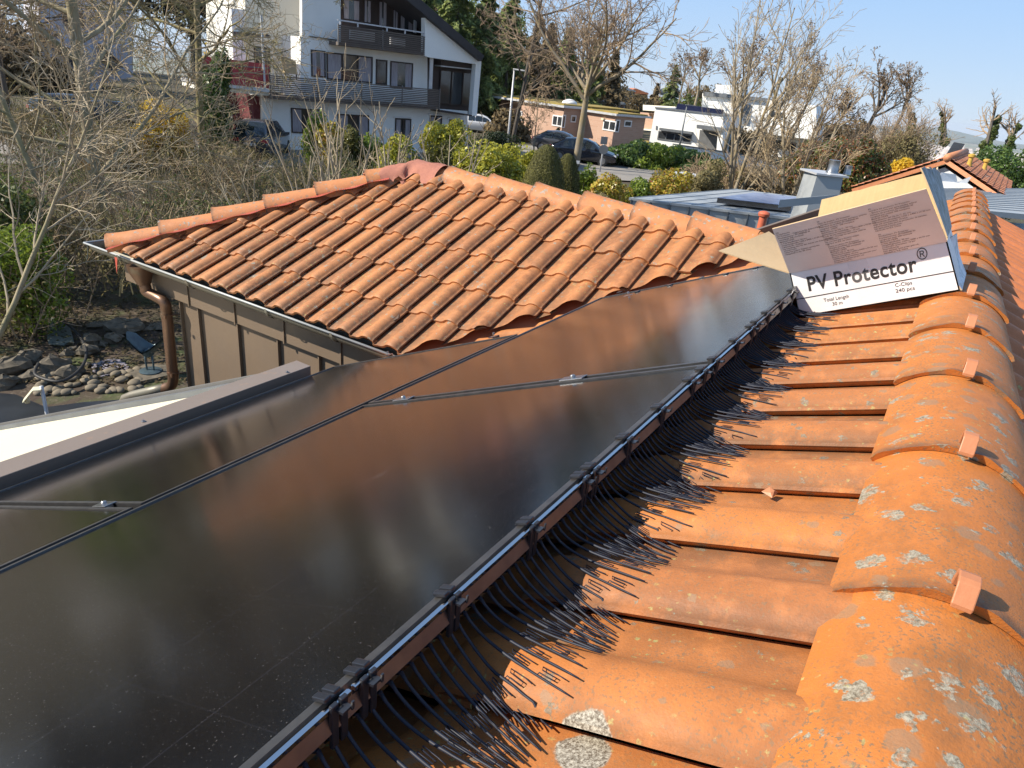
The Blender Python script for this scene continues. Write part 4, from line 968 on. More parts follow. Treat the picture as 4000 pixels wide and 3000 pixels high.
def win(F_, par, p0, p1, d, fr=None, panes=1, curt=True, fw=0.07, out=0.05):
    u0, w1 = F_.uw(p0, d); u1, w0 = F_.uw(p1, d); mb = MB(); fr = fr or M['dark_wood']
    def b(a, b_, c, e, da=0.0, db=out): mb.ob(F_.P(a, b_, d + da), F_.U * (c - a), V((0, 0, e - b_)), F_.n * (db - da))
    b(u0, w0, u1, w0 + fw); b(u0, w1 - fw, u1, w1); b(u0, w0 + fw, u0 + fw, w1 - fw); b(u1 - fw, w0 + fw, u1, w1 - fw)
    for i in range(1, panes): x = u0 + (u1 - u0) * i / panes; b(x - fw / 2, w0 + fw, x + fw / 2, w1 - fw)
    wi = mb.build('window', fr, par)
    mb = MB(); mb.ob(F_.P(u0 + fw * .5, w0 + fw * .5, d + 0.004), F_.U * (u1 - u0 - fw), V((0, 0, w1 - w0 - fw)), F_.n * 0.012); mb.build('pane', M['window'], wi)
    if curt:
        t_ = (u1 - u0) * 0.28
        for uu in (u0 + fw, u1 - fw - t_):
            mb = MB(); mb.ob(F_.P(uu, w0 + fw, d + 0.017), F_.U * t_, V((0, 0, w1 - w0 - 2 * fw)), F_.n * 0.004); mb.build('curtain', M['curtain'], wi)
    return wi
def slats(F_, par, a, b, c, e, d, n, name='balcony'):
    """balcony front of n horizontal slats between upper line a-b and lower line c-e (pixels)"""
    A = F_.uw(a, d); B = F_.uw(b, d); C_ = F_.uw(c, d); E_ = F_.uw(e, d); top = (A[1] + B[1]) / 2; bot = (C_[1] + E_[1]) / 2; u0 = (A[0] + C_[0]) / 2; u1 = (B[0] + E_[0]) / 2
    st = (top - bot) / n; mb = MB()
    for i in range(n): mb.ob(F_.P(u0, bot + st * i, d), F_.U * (u1 - u0), V((0, 0, st * 0.62)), F_.n * 0.03)
    bl = mb.build(name, M['slat_wood'], par)
    k = max(2, int((u1 - u0) / 2.0))
    for i in range(k + 1):
        u = u0 + (u1 - u0 - 0.05) * i / k; mb = MB(); mb.ob(F_.P(u, bot, d - 0.06), F_.U * 0.05, V((0, 0, top - bot + 0.02)), F_.n * 0.055); mb.build('post', M['grey_metal'], bl)
    mb = MB(); mb.ob(F_.P(u0, bot - 0.02, d - 0.07), F_.U * (u1 - u0), V((0, 0, 0.16)), F_.n * -(d - 0.05)); mb.build('balcony_floor', M['slat_wood'], bl)
    return bl
f2 = lambda x, y: (800 + .5425 * x, .5425 * y)
o = hz(1130, 585, -4.25); W = Fac(o, hdir(5500))
wh = thing('white_house', 'three storey white house with steep dark gable roof and slatted timber balconies', 'house', o)
def wp(name, pts, mat, d0, d1, par=wh): return W.poly(MB(), [f2(*p) for p in pts], d0, d1).build(name, mat, par)
wp('wall', [(415, 685), (1893, 800), (1893, 1110), (415, 1080)], M['white_wall'], -9, 0)
wp('wall', [(690, 262), (1603, 405), (1603, 802), (690, 709)], M['white_wall'], -9, 0.002)
wp('wall', [(700, -200), (978, -160), (978, 303), (700, 265)], M['white_wall'], -0.3, 0)
wp('recess_wall', [(700, -500), (1400, -60), (1590, 130), (1590, 400), (979, 305)], M['dark_wood'], -9, -1.2)
for a, b in (((990, -20), (1118, 160)), ((1140, -10), (1200, 175)), ((1248, 0), (1312, 205)), ((1350, 60), (1392, 225)), ((1402, 90), (1500, 240))): win(W, wh, f2(*a), f2(*b), -1.19, curt=True)
W.rect(MB(), f2(1512, 100), f2(1524, 240), -0.4, -0.3).build('post', M['white_metal'], wh)
ub = slats(W, wh, f2(960, 168), f2(1583, 262), f2(960, 318), f2(1580, 400), 1.1, 10)
W.poly(MB(), [f2(960, 138), f2(1580, 232), f2(1580, 240), f2(960, 148)], 1.05, 1.1).build('top_rail', M['white_metal'], ub)
for x in (975, 1100, 1310, 1440, 1575): W.rect(MB(), f2(x, 145 + (x - 960) * .15), f2(x + 7, 175 + (x - 960) * .15), 1.04, 1.1).build('baluster', M['white_metal'], ub)
W.poly(MB(), [f2(1050, 215), f2(1225, 235), f2(1225, 300), f2(1050, 285)], 0.85, 1.02).build('air_unit', M['white_metal'], ub)
W.poly(MB(), [f2(1340, 270), f2(1445, 285), f2(1445, 340), f2(1340, 325)], 0.85, 1.02).build('air_unit', M['white_metal'], ub)
lb_ = slats(W, wh, f2(470, 520), f2(1697, 655), f2(465, 692), f2(1692, 805), 1.1, 12)
wp('roof', [(1455, 0), (1990, 442), (2014, 402), (1560, 0), (760, -700), (700, -640)], M['dark_roof'], -10, 1.45)
wp('gable_panel', [(1586, 118), (1992, 442), (1958, 836), (1924, 830), (1952, 462), (1611, 412), (1584, 402)], M['white_wall'], 0.7, 1.1)
wp('recess_wall', [(1606, 410), (1953, 462), (1926, 828), (1606, 800)], M['dark_wood'], -8.5, -0.1)
wp('lintel', [(1702, 430), (1950, 462), (1948, 497), (1702, 470)], M['dark_wood'], -0.09, 0.6)
wp('shutter_box', [(1702, 471), (1948, 498), (1948, 505), (1702, 480)], M['white_metal'], -0.09, 0.62)
for a, b in (((1695, 498), (1768, 752)), ((1775, 508), (1848, 762)), ((1857, 515), (1918, 768))): win(W, wh, f2(*a), f2(*b), -0.05, curt=False)
wp('bay_floor', [(1690, 790), (1926, 828), (1924, 838), (1690, 806)], M['dark_wood'], -0.05, 1.0)
W.rect(MB(), f2(1624, 415), f2(1637, 640), 0.75, 0.82).build('drainpipe', M['white_metal'], wh)
win(W, wh, f2(762, 355), f2(870, 560), 0.004); win(W, wh, f2(874, 372), f2(1205, 600), 0.004, panes=3); win(W, wh, f2(1232, 425), f2(1310, 612), 0.004, curt=False); win(W, wh, f2(1335, 437), f2(1492, 640), 0.004)
for a, b in (((618, 775), (850, 965)), ((955, 818), (1180, 985)), ((1370, 850), (1480, 1010)), ((1620, 830), (1700, 960)), ((1760, 860), (1852, 1000))):
    win(W, wh, f2(*a), f2(*b), 0.004, panes=2); W.rect(MB(), (f2(*a)[0] - 4, f2(*a)[1] - 7), (f2(*b)[0] + 4, f2(*a)[1] + 2), 0.001, 0.10).build('shutter_box', M['white_frame'], wh)
wp('wall_band', [(755, 258), (952, 286), (952, 293), (755, 264)], M['dark_wood'], 0.001, 0.08)  # dark band painted in for the shadow line across the wall
# left wing: red balcony over the garage
wp('wing_wall', [(290, -120), (700, -80), (700, 690), (290, 640)], M['cream_wall'], -9, -2.4)
wp('pier', [(190, 60), (288, 70), (296, 445), (205, 430)], M['white_wall'], -3.0, -0.6)
wp('lintel', [(205, 225), (470, 250), (470, 275), (205, 262)], M['slat_wood'], -2.4, -0.5)
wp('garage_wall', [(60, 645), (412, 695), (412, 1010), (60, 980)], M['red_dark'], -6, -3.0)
wp('garage_side', [(350, 690), (413, 698), (413, 890), (350, 880)], M['red_dark'], -3.0, -0.3)
wp('garage_door', [(110, 750), (345, 780), (345, 960), (110, 950)], M['dark_roof'], -3.0, -2.93)
rb = wp('red_balcony', [(-60, 395), (467, 465), (462, 637), (-60, 585)], M['red_panel'], 0.9, 0.98)
wp('handrail', [(-60, 455), (467, 488), (467, 494), (-60, 461)], M['grey_metal'], 0.985, 1.02, rb)
wp('canopy', [(-60, 582), (464, 641), (464, 665), (-60, 606)], M['white_metal'], -1.5, 1.15)
wp('canopy_edge', [(-60, 612), (464, 668), (464, 690), (-60, 640)], M['cream_wall'], -1.5, 0.9)
W.rect(MB(), f2(415, 110), f2(428, 640), 1.12, 1.2).build('drainpipe', M['white_metal'], wh)
win(W, wh, f2(352, 330), f2(475, 520), -2.39, curt=False)
for i in range(6): wp('sunlit_strip', [(596 + i * 17, 385), (606 + i * 17, 387), (604 + i * 17, 520), (594 + i * 17, 518)], M['cream_wall'], -1.7, -1.6)  # sunlit strips put in as pale upright bars
ch = Fac(W.P(*W.uw(f2(610, 500), 0.4), 0.4), W.U)
t = thing('rattan_chair', 'high backed tan rattan chair on the left end of the lower balcony', 'chair', hp(*f2(600, 560), W.o + W.n * 0.4, W.n))
W.poly(MB(), [f2(550, 408), f2(655, 440), f2(665, 520), f2(575, 520)], 0.28, 0.36).build('backrest', M['kraft'], t)
W.poly(MB(), [f2(575, 510), f2(668, 520), f2(668, 535), f2(575, 525)], 0.3, 0.8).build('seat', M['kraft'], t)
for x in (578, 658): W.rect(MB(), f2(x, 528), f2(x + 8, 580), 0.35, 0.42).build('leg', M['slat_wood'], t)
# grey violet apartment house at the far left
o = at(200, 470, 60); o.z = -4.6; GA = Fac(o, hdir(5200))
ga_ = thing('apartment_house', 'pale grey violet apartment house seen through the branches at the far left', 'house', o)
def gp_(name, pts, mat, d0, d1): return GA.poly(MB(), pts, d0, d1).build(name, mat, ga_)
gp_('wall', [(-260, 150), (200, 155), (395, 330), (400, 460), (-260, 430)], M['grey_wall'], -8, 0)
gp_('upper_wall', [(150, -160), (520, -120), (520, 300), (400, 330), (200, 155), (150, 120)], M['grey_wall'], -9, -1.5)
gp_('roof', [(-260, 138), (150, 142), (200, 150), (345, 292), (335, 302), (190, 165), (-260, 152)], M['dark_roof'], -8, 0.5)
gp_('stair_string', [(392, 170), (480, 250), (480, 265), (392, 185)], M['dark_wood'], -1.5, -0.6)
gp_('stair_string', [(388, 205), (455, 268), (455, 285), (388, 222)], M['dark_wood'], -1.5, -0.6)
for a, b in (((60, 262), (125, 320)), ((150, 265), (235, 400)), ((-100, 260), (-20, 330))): win(GA, ga_, a, b, 0.004, curt=False)
win(GA, ga_, (240, 40), (330, 110), -1.496, curt=False)
# pink brick houses
f3 = lambda x, y: (1900 + .3617 * x, 250 + .3617 * y)
K1 = at(*f3(790, 900), 57); K1.z = -7.6; UA = -hdir(-280); UB = V((-UA.y, UA.x, 0))
if UB.dot(FWD) < 0: UB = -UB
FA = Fac(K1, UA); FB = Fac(K1, UB)
br = thing('brick_house', 'pink brown brick house with flat mossy roof and white corner windows behind the bare tree', 'house', K1)
lA = FA.uw(f3(345, 700))[0]; zt = FA.uw(f3(822, 470))[1]; lB = FB.uw(f3(1040, 500))[0]
M['brickB'] = M['brick']
mb = MB(); mb.ob(K1 + UA * lA, UA * (-lA), UB * lB, V((0, 0, zt))); w1_ = mb.build('wall', M['brick'], br)
mb = MB(); mb.ob(K1 + UA * (lA - 5.0) + UB * 1.5, UA * 5.0, UB * 6, V((0, 0, zt - 0.15))); mb.build('wall', M['brick'], br)
mb = MB(); mb.ob(K1 + UA * (lA - 8.5) - UB * 0.3 + V((0, 0, zt)), UA * (-lA + 8.8), UB * (lB + 0.3), V((0, 0, 0.16))); rf = mb.build('roof', M['white_metal'], br)
mb = MB(); mb.ob(K1 + UA * (lA - 8.2) + V((0, 0, zt + 0.161)), UA * (-lA + 8.1), UB * (lB + 7), V((0, 0, 0.10))); mb.build('moss_cover', M['moss'], rf)
mb = MB(); q = K1 + UA * -2.2 + UB * 2.5 + V((0, 0, zt + 0.24)); mb.lathe([(0.7, 0), (0.62, 0.18), (0.4, 0.34), (0.1, 0.40)], q, 16); mb.build('roof_dome', M['white_frame'], rf, smooth=True)
K2 = K1 + UB * lB; F2A = Fac(K2, UA); l2 = F2A.uw(f3(1400, 545))[0]; z2_ = F2A.uw(f3(1400, 560))[1]; K3 = K2 + UA * l2; F2B = Fac(K3, UB); l3 = F2B.uw(f3(1700, 700))[0]; l3 = min(l3, 9)
mb = MB(); mb.ob(K2 + UA * 0.003, UA * (l2 - 0.003), UB * l3, V((0, 0, z2_))); mb.build('wall', M['brick'], br)
mb = MB(); mb.ob(K2 + UA * 0.35 - UB * 0.3 + V((0, 0, z2_ + 0.002)), UA * (l2), UB * (l3 + 0.6), V((0, 0, 0.16))); rf = mb.build('roof', M['white_metal'], br)
mb = MB(); mb.ob(K2 + UA * 0.4 + V((0, 0, z2_ + 0.163)), UA * (l2 - 0.2), UB * l3, V((0, 0, 0.10))); mb.build('moss_cover', M['moss'], rf)
wf = M['white_frame']
win(FA, br, f3(722, 548), f3(818, 682), 0.004, wf, 2, False, 0.09); win(FB, br, f3(822, 548), f3(842, 690), 0.004, wf, 1, False, 0.08); win(FB, br, f3(915, 552), f3(962, 632), 0.004, wf, 1, False, 0.09)
win(FA, br, f3(690, 862), f3(790, 930), 0.004, wf, 2, False, 0.09)
win(F2A, br, f3(1272, 600), f3(1392, 732), 0.004, wf, 2, False, 0.09); win(F2B, br, f3(1402, 600), f3(1424, 738), 0.004, wf, 1, False, 0.08); win(F2B, br, f3(1492, 606), f3(1560, 682), 0.004, wf, 1, False, 0.1)
win(FA, br, f3(330, 500), f3(382, 612), 0.004, wf, 1, False, 0.09)
F2A.rect(MB(), f3(1240, 582), f3(1262, 605), 0.003, 0.2).build('wall_lamp', M['cream_plastic'], br)
gq = hz(*f3(1480, 885), -4.35); gg = thing('garage', 'low flat roofed garage with broad white fascia in front of the brick house', 'garage', (gq.x, gq.y, -7.6))
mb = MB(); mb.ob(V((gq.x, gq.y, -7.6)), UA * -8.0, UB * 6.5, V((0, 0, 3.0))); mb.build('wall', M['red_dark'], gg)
mb = MB(); mb.ob(V((gq.x, gq.y, -4.65)) + UA * 0.3 - UB * 0.3, UA * -8.8, UB * 7.1, V((0, 0, 0.5))); mb.build('fascia', M['cream_wall'], gg)
mb = MB(); mb.ob(V((gq.x, gq.y, -4.149)) + UA * 0.1 - UB * 0.1, UA * -8.4, UB * 6.7, V((0, 0, 0.08))); mb.build('moss_cover', M['moss'], gg)
b2 = at(*f3(1720, 700), 70); b2.z = -8; FC = Fac(b2, UA)
bb = thing('brick_house', 'second brown brick house half hidden behind the corner of the white modern house', 'house', b2)
FC.poly(MB(), [f3(1660, 520), f3(1900, 545), f3(1900, 720), f3(1660, 695)], -6, 0).build('wall', M['brick'], bb)
FC.poly(MB(), [f3(1690, 440), f3(2040, 460), f3(2040, 520), f3(1690, 500)], -6, 0.8).build('roof', M['cream_wall'], bb)
FC.poly(MB(), [f3(1660, 696), f3(1900, 721), f3(1900, 735), f3(1660, 710)], -3, 0.6).build('wall_band', M['cream_wall'], bb)
# white modern houses
fz = lambda x, y: (1800 + .5425 * x, .5425 * y)
UF = V((RGT.x, RGT.y, 0)).normalized()
o = at(*fz(1345, 1080), 60); o.z = -7.5; UM = -hdir(-4000); WM = Fac(o, UM)
wm = thing('modern_house', 'flat roofed white modern house with long dark window band and roof collectors', 'house', o)
def mp(name, pts, mat, d0, d1, par=None, F_=None): return (F_ or WM).poly(MB(), [fz(*p) for p in pts], d0, d1).build(name, mat, par or wm)
wl_ = mp('wall', [(1400, 778), (1890, 832), (1880, 1200), (1325, 1200)], M['white_wall'], -9, 0)
mp('parapet', [(1398, 770), (1895, 825), (1894, 834), (1397, 779)], M['grey_metal'], -9, 0.08)
col = mp('collector', [(1562, 745), (1890, 790), (1888, 826), (1548, 785)], pm('blue black collector', (0.012, 0.017, 0.05), (0.018, 0.022, 0.06), 2, 0.15), -1.2, -0.8)
win(WM, wm, fz(1425, 940), fz(1655, 1035), 0.004, M['grey_metal'], 4, False, 0.1)
mp('blind_box', [(1430, 920), (1662, 950), (1660, 966), (1428, 938)], M['grey_metal'], 0.003, 0.5)
mp('entrance', [(1722, 935), (1862, 955), (1850, 1085), (1708, 1062)], pm('entrance shade', (0.16, 0.165, 0.17)), -0.0, 0.02)
mp('canopy', [(1698, 898), (1902, 925), (1902, 950), (1698, 925)], M['grey_metal'], 0.0, 1.6)
mp('pillar', [(1852, 950), (1888, 954), (1878, 1090), (1840, 1086)], M['white_wall'], 1.1, 1.4)
mp('house_number', [(1405, 905), (1416, 907), (1414, 935), (1403, 933)], M['grey_metal'], 0.0, 0.04)
mp('letter_strip', [(1620, 1065), (1676, 1072), (1676, 1096), (1620, 1088)], M['grey_metal'], 2.3, 2.4)
o = at(*fz(1740, 1000), 72); o.z = -8; WN_ = Fac(o, UM)
wn = thing('modern_house', 'taller stepped white modern house with grey roof bands behind the many stemmed tree', 'house', o)
def np_(name, pts, mat, d0, d1): return WN_.poly(MB(), [fz(*p) for p in pts], d0, d1).build(name, mat, wn)
np_('wall', [(1740, 670), (2560, 760), (2560, 1250), (1700, 1200)], M['white_wall'], -8, 0)
np_('roof_band', [(1745, 658), (2190, 705), (2190, 728), (1745, 690)], M['grey_metal'], -8, 0.3)
np_('tower', [(1835, 608), (2015, 618), (2010, 690), (1828, 682)], M['white_wall'], -5, -0.5)
np_('dish', [(2010, 625), (2055, 615), (2062, 655), (2020, 672)], M['grey_metal'], -1, -0.7)
np_('grey_panel', [(2030, 745), (2090, 755), (2075, 900), (2010, 890)], M['grey_metal'], 0, 0.1)
for pts in ([(1900, 880), (1990, 895), (1985, 940), (1895, 930)], [(2180, 990), (2420, 1030), (2400, 1090), (2170, 1060)], [(1895, 1000), (2000, 1015), (1995, 1100), (1885, 1090)], [(2230, 800), (2330, 812), (2325, 850), (2225, 840)]):
    np_('window', pts, M['window'], 0.0, 0.03)
np_('balcony', [(2180, 900), (2560, 950), (2560, 1010), (2170, 960)], M['white_wall'], 0.05, 1.6)
bw = thing('boundary_wall', 'long white rendered garden wall sloping down in front of the modern houses', 'wall', at(3000, 640, 52))
FW_ = Fac(at(2900, 640, 54), hdir(5200))
FW_.poly(MB(), [fz(1560, 1045), fz(2000, 1110), fz(2200, 1160), fz(2310, 1225), fz(2420, 1300), fz(2400, 1400), fz(2160, 1400), fz(1840, 1250), fz(1500, 1150), fz(1515, 1080)], -0.3, 0).build('wall_face', M['white_wall'], bw)
FW_.poly(MB(), [fz(1558, 1038), fz(2000, 1103), fz(2200, 1153), fz(2200, 1162), fz(2000, 1112), fz(1558, 1047)], -0.35, 0.05).build('coping', M['grey_metal'], bw)
# distant houses among the trees
for i, (x0, y0, x1, y1, d, wmat, rmat, lb) in enumerate(((2385, 335, 2480, 400, 105, 'grey_metal', 'zinc', 'distant house with pale grey roof glimpsed behind the bare street tree'), (2440, 345, 2530, 395, 120, 'red_dark', 'far_tile', 'distant house with dull red roof behind the bare branches'), (2575, 335, 2660, 372, 130, 'white_wall', 'zinc', 'distant low white house with pale flat roof right of the small fir'),
                                                      (2370, 385, 2440, 430, 90, 'grey_wall', 'zinc', 'distant grey gabled house above the mossy brick roof'), (3330, 505, 3395, 540, 200, 'white_wall', 'zinc', 'tiny pale house far behind the red leaved shrub'))):
    o = at(x0, y1, d); F_ = Fac(o, UF); h = thing('distant_house', lb, 'house', o)
    F_.poly(MB(), [(x0, y0 + 14), (x1, y0 + 16), (x1, y1), (x0, y1)], -6, 0).build('wall', M[wmat], h)
    F_.poly(MB(), [(x0 - 4, y0 + 16), ((x0 + x1) / 2, y0), (x1 + 4, y0 + 20), (x1 + 4, y0 + 24), (x0 - 4, y0 + 20)], -6.4, 0.4).build('roof', M[rmat], h)
    for k in range(3): F_.rect(MB(), (x0 + 8 + k * (x1 - x0) / 3, y0 + 26), (x0 + 20 + k * (x1 - x0) / 3, y0 + 38), 0, 0.05).build('window', M['window'], h)
# zinc roofed neighbour, chimney, collector
zc = lambda x, y: (2700 + x * .5877, 500 + y * .5877)
ZT = -2.05
zb = thing('zinc_building', 'low building with grey standing seam zinc roof and fascia behind the wing ridge', 'building', hz(2900, 850, -4.25))
A1 = hz(2470, 772, ZT); A2 = hz(3110, 852, ZT); e1 = (A2 - A1).normalized(); e2 = V((-e1.y, e1.x, 0)); 
if e2.dot(FWD) < 0: e2 = -e2
B1 = hz(2875, 742, ZT); e2 = (B1 - A1); dpt = e2.length; e2.normalize()
A2 = A1 + e1 * 11.5
mb = MB(); mb.ob(A1 + V((0, 0, -2.6)) , A2 - A1, e2 * dpt, V((0, 0, 2.58))); mb.build('wall', M['zinc'], zb)
mb = MB(); a = A1 - e2 * 0.05 - e1 * 0.05; mb.add([a, A2 - e2 * 0.05, A2 + e2 * dpt + V((0, 0, 0.03)), A1 + e2 * dpt - e1 * 0.05 + V((0, 0, 0.03)), a + V((0, 0, -0.06)), A2 - e2 * 0.05 + V((0, 0, -0.06)), A2 + e2 * dpt + V((0, 0, -0.05)), A1 + e2 * dpt + V((0, 0, -0.05))], [(0, 1, 2, 3), (7, 6, 5, 4), (0, 4, 5, 1), (1, 5, 6, 2), (2, 6, 7, 3), (3, 7, 4, 0)])
zr = mb.build('roof', M['zinc'], zb)
for k in range(25):
    q = A1 + e1 * (0.03 + 0.47 * k); mb = MB()
    sl2 = (e2 * dpt + V((0, 0, 0.03))); mb.ob(q - e1 * 0.006 + V((0, 0, 0.002)), e1 * 0.012, sl2, V((0, 0, 0.014))); mb.build('standing_seam', M['zinc'], zr)
    mb = MB(); mb.ob(q - e1 * 0.01 - e2 * 0.09 + V((0, 0, -1.2)), e1 * 0.012, e2 * 0.088, V((0, 0, 1.16))); mb.build('fascia_seam', M['grey_metal'], zb)
cl = thing('roof_collector', 'flat glass collector, pale blue for reflected sky, lying on the grey zinc roof', 'solar collector', hz(2960, 785, ZT + 0.15))
cp = [hz(px, py, z_) for (px, py), z_ in ((zc(175, 465), ZT + 0.18), (zc(420, 432), ZT + 0.18), (zc(700, 462), ZT + 0.18), (zc(668, 522), ZT + 0.18))]
sky_blue = pm('collector glass', (0.30, 0.37, 0.55), (0.34, 0.41, 0.60), 1, 0.25, 0.25)  # sky reflection painted into the base colour of the pane
mb = MB(); mb.ext([p + V((0, 0, 0.005)) for p in cp], (0, 0, 0.01)); mb.build('glass', sky_blue, cl); mb = MB(); mb.ext([p for p in cp], (0, 0, -0.12)); mb.build('frame', M['frame_side'], cl)
# chimney with two flues
cz = at(*zc(885, 460), 13.6); ck = thing('chimney', 'grey metal clad chimney box with two steel flue pipes', 'chimney', (cz.x, cz.y, cz.z - 0.6)); 
CK = Fac(V((cz.x, cz.y, cz.z)), UF)
u0, w1 = CK.uw(zc(838, 312)); u1, w1b = CK.uw(zc(1010, 330)); w0 = -0.8
mb = MB(); T_ = [CK.P(u0, w1, 0), CK.P(u1, w1, 0), CK.P(u1 + 0.05, w1, -0.75), CK.P(u0 + 0.05, w1, -0.75)]; Bq = [CK.P(u0 - 0.06, w0, 0.05), CK.P(u1 + 0.06, w0, 0.05), CK.P(u1 + 0.1, w0, -0.8), CK.P(u0, w0, -0.8)]
mb.add(T_ + Bq, [(0, 1, 2, 3), (7, 6, 5, 4), (0, 4, 5, 1), (1, 5, 6, 2), (2, 6, 7, 3), (3, 7, 4, 0)]); mb.build('chimney_body', M['zinc'], ck)
mb = MB(); mb.ob(CK.P(u0 - 0.04, w1 + 0.002, 0.05), UF * (u1 - u0 + 0.13), CK.n * -0.85, V((0, 0, 0.035))); mb.build('cap_plate', M['white_metal'], ck)
for a, b, r, h in (((935, 300), 0, .108, .25), ((1028, 325), 0, .067, .17)):
    q = CK.P(CK.uw(zc(a[0], a[1]), -0.35)[0], w1 + 0.036, -0.35); mb = MB(); mb.lathe([(r * 1.15, 0), (r * 1.1, 0.03), (r, 0.05), (r, h - .02), (r * 1.04, h)], q, 20); mb.build('flue', M['steel'], ck, smooth=True, auto=40)
mb = MB(); q1 = at(*zc(590, 478), 11.5); q2 = at(*zc(872, 452), 11.8); mb.ob(q1, (q2 - q1), V((0, 0, -0.13)), e2 * 0.7); tag(mb.build('roof_upstand', M['zinc']), 'long grey zinc kerb running to the chimney', 'roof kerb')
mb = MB(); q = at(*zc(478, 600), 9.6); mb.lathe([(0.055, -0.35), (0.055, 0.02), (0.075, 0.03), (0.082, 0.065), (0.07, 0.085), (0.03, 0.10)], q, 18); tag(mb.build('clay_vent', M['orange_clay'], at_=q - V((0, 0, .35)), smooth=True, auto=40), 'small orange clay vent pipe with round cap on the grey roof', 'vent pipe')
mb = MB(); a = at(2905, 915, 4.9); b = at(3210, 815, 5.4); mb.ob(a, b - a, V((0, 0, -0.35)), V((0.02, 0.02, 0))); 
mb.build('valley_flashing', M['brown_sheet'], house)
# grey deck to the right beyond the ridge
mb = MB(); pts = [hz(px, py, -1.35) for px, py in (zc(1640, 405), zc(2300, 405), zc(2300, 580), zc(1640, 520))]
mb.ext(pts, (0, 0, -0.12)); zk = tag(mb.build('metal_deck', M['zinc']), 'pale grey ribbed metal roof deck right of the far ridge end', 'roof')
mb = MB(); n_ = 14
for k in range(n_): a = pts[0].lerp(pts[3], k / n_); b = pts[1].lerp(pts[2], k / n_); mb.ob(a + V((0, 0, 0.002)), b - a, V((0.03, 0, 0)), V((0, 0, 0.02)))
mb.build('rib', M['zinc'], zk)
# neighbour with orange tiled gable roof
GAz = at(3700, 628, 21); GU = UF; nb = thing('gabled_house', 'neighbouring white house with orange tiled gable roof at the right edge', 'house', (GAz.x, GAz.y, -4.25))
NF = Fac(GAz, -hdir(89))
uL, wL = NF.uw((3330, 742)); uR, wR = NF.uw((3852, 731))
rd = hdir(3985)
tl = 3.4
for k_ in range(400):
    if proj(GAz + rd * (0.1 * k_))[0] > 3768: tl = 0.1 * k_; break
ridge_b = GAz + rd * tl; DL = tl + 0.35; print('ridge depth', tl)
mb = MB(); wt_ = 0.14
L_ = NF.P(uL, wL); R_ = GAz + (NF.P(uR, wR) - GAz) * 1.5
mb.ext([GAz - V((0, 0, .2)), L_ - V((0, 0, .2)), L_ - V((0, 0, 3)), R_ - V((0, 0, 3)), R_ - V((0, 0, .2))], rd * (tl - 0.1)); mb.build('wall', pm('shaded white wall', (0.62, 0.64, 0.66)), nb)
def slope(nm, A, B, d, nx, ny, mat):
    mb = MB(); sd = (B - A); nn = sd.cross(d).normalized(); nn = nn if nn.z > 0 else -nn; ln = sd.length; a0 = A - d * 0.25
    for i in range(nx):
        for j in range(ny):
            mb.cur = rnd.random(); p = a0 + d * ((DL) * i / nx) + sd * (j / ny); w_ = DL / nx; g_ = 1.0 / ny
            rows = [[p + d * (w_ * u) + nn * (hh + 0.03) + sd * 0 for u, hh in ((0, 0.03), (0.15, 0.045), (0.35, 0.045), (0.5, 0.01), (1, 0.01))], [p + d * (w_ * u) + nn * (hh + 0.055) + sd * g_ for u, hh in ((0, 0.03), (0.15, 0.045), (0.35, 0.045), (0.5, 0.01), (1, 0.01))]]
            mb.grid(rows); mb.grid([rows[1], [q - nn * 0.04 for q in rows[1]]])
    mb.add([a0, a0 + sd, a0 + sd + d * DL, a0 + d * DL, a0 - nn * 0.12, a0 + sd - nn * 0.12, a0 + sd + d * DL - nn * 0.12, a0 + d * DL - nn * 0.12], [(4, 5, 6, 7), (0, 1, 5, 4), (1, 2, 6, 5), (3, 2, 6, 7)])
    return mb.build(nm, mat, nb)
M['nb_tile'] = terracotta('neighbour clay', (0.60, 0.24, 0.11), (0.40, 0.14, 0.065), gray=0.1, yellow=0.02, grime=0.5, gs=6)
slope('roof_slope', GAz + V((0, 0, 0.05)), R_ + V((0, 0, 0.05)), rd, 12, 11, M['nb_tile']); slope('roof_slope', GAz + V((0, 0, 0.05)), L_ + V((0, 0, 0.05)), rd, 12, 13, M['nb_tile'])
mb = MB(); mb.tube([GAz + V((0, 0, 0.10)) - rd * 0.3, ridge_b + V((0, 0, 0.10)) + rd * 0.1], 0.12, 10); mb.build('ridge_cap', M['nb_tile'], nb, smooth=True)
for k, (px, py) in enumerate(((3783, 648), (3842, 664))):
    q = hp(px, py, GAz + V((0, 0, .1)), (R_ - GAz).cross(rd).normalized()); mb = MB(); mb.lathe([(0.10, 0), (0.07, 0.08), (0.065, 0.26), (0.11, 0.28), (0.11, 0.35), (0.04, 0.38)], q, 12)
    mb.build('vent', M['yellow_clay'], nb, smooth=True, auto=40)
q = at(3700, 600, 30); mb = MB(); mb.ob(q, (UF * 0.5 + V((0, 0, -0.03))), V((0, 0, .5)) + UF * 0.14, FWD * 0.06); tag(mb.build('dark_screen', M['frame_side']), 'dark tilted panel standing behind the tiled gable', 'screen')
q = at(3720, 720, 17); mb = MB(); mb.add([q + V(v_) for v_ in ((-.28, .35, .05), (.2, -.3, .05), (.25, -.35, .22), (.1, -.1, .05), (0, 0, .24), (-.2, .28, .25))], [(0, 1, 2, 3, 4, 5)]); mb.add([q + V(v_) + V((.05, .03, 0)) for v_ in ((-.28, .35, .05), (.2, -.3, .05), (.25, -.35, .22), (.1, -.1, .05), (0, 0, .24), (-.2, .28, .25))], [(5, 4, 3, 2, 1, 0)])
tag(mb.build('plastic_sheet', M['white_frame']), 'crumpled piece of white sheeting by the tiled gable wall', 'sheeting')
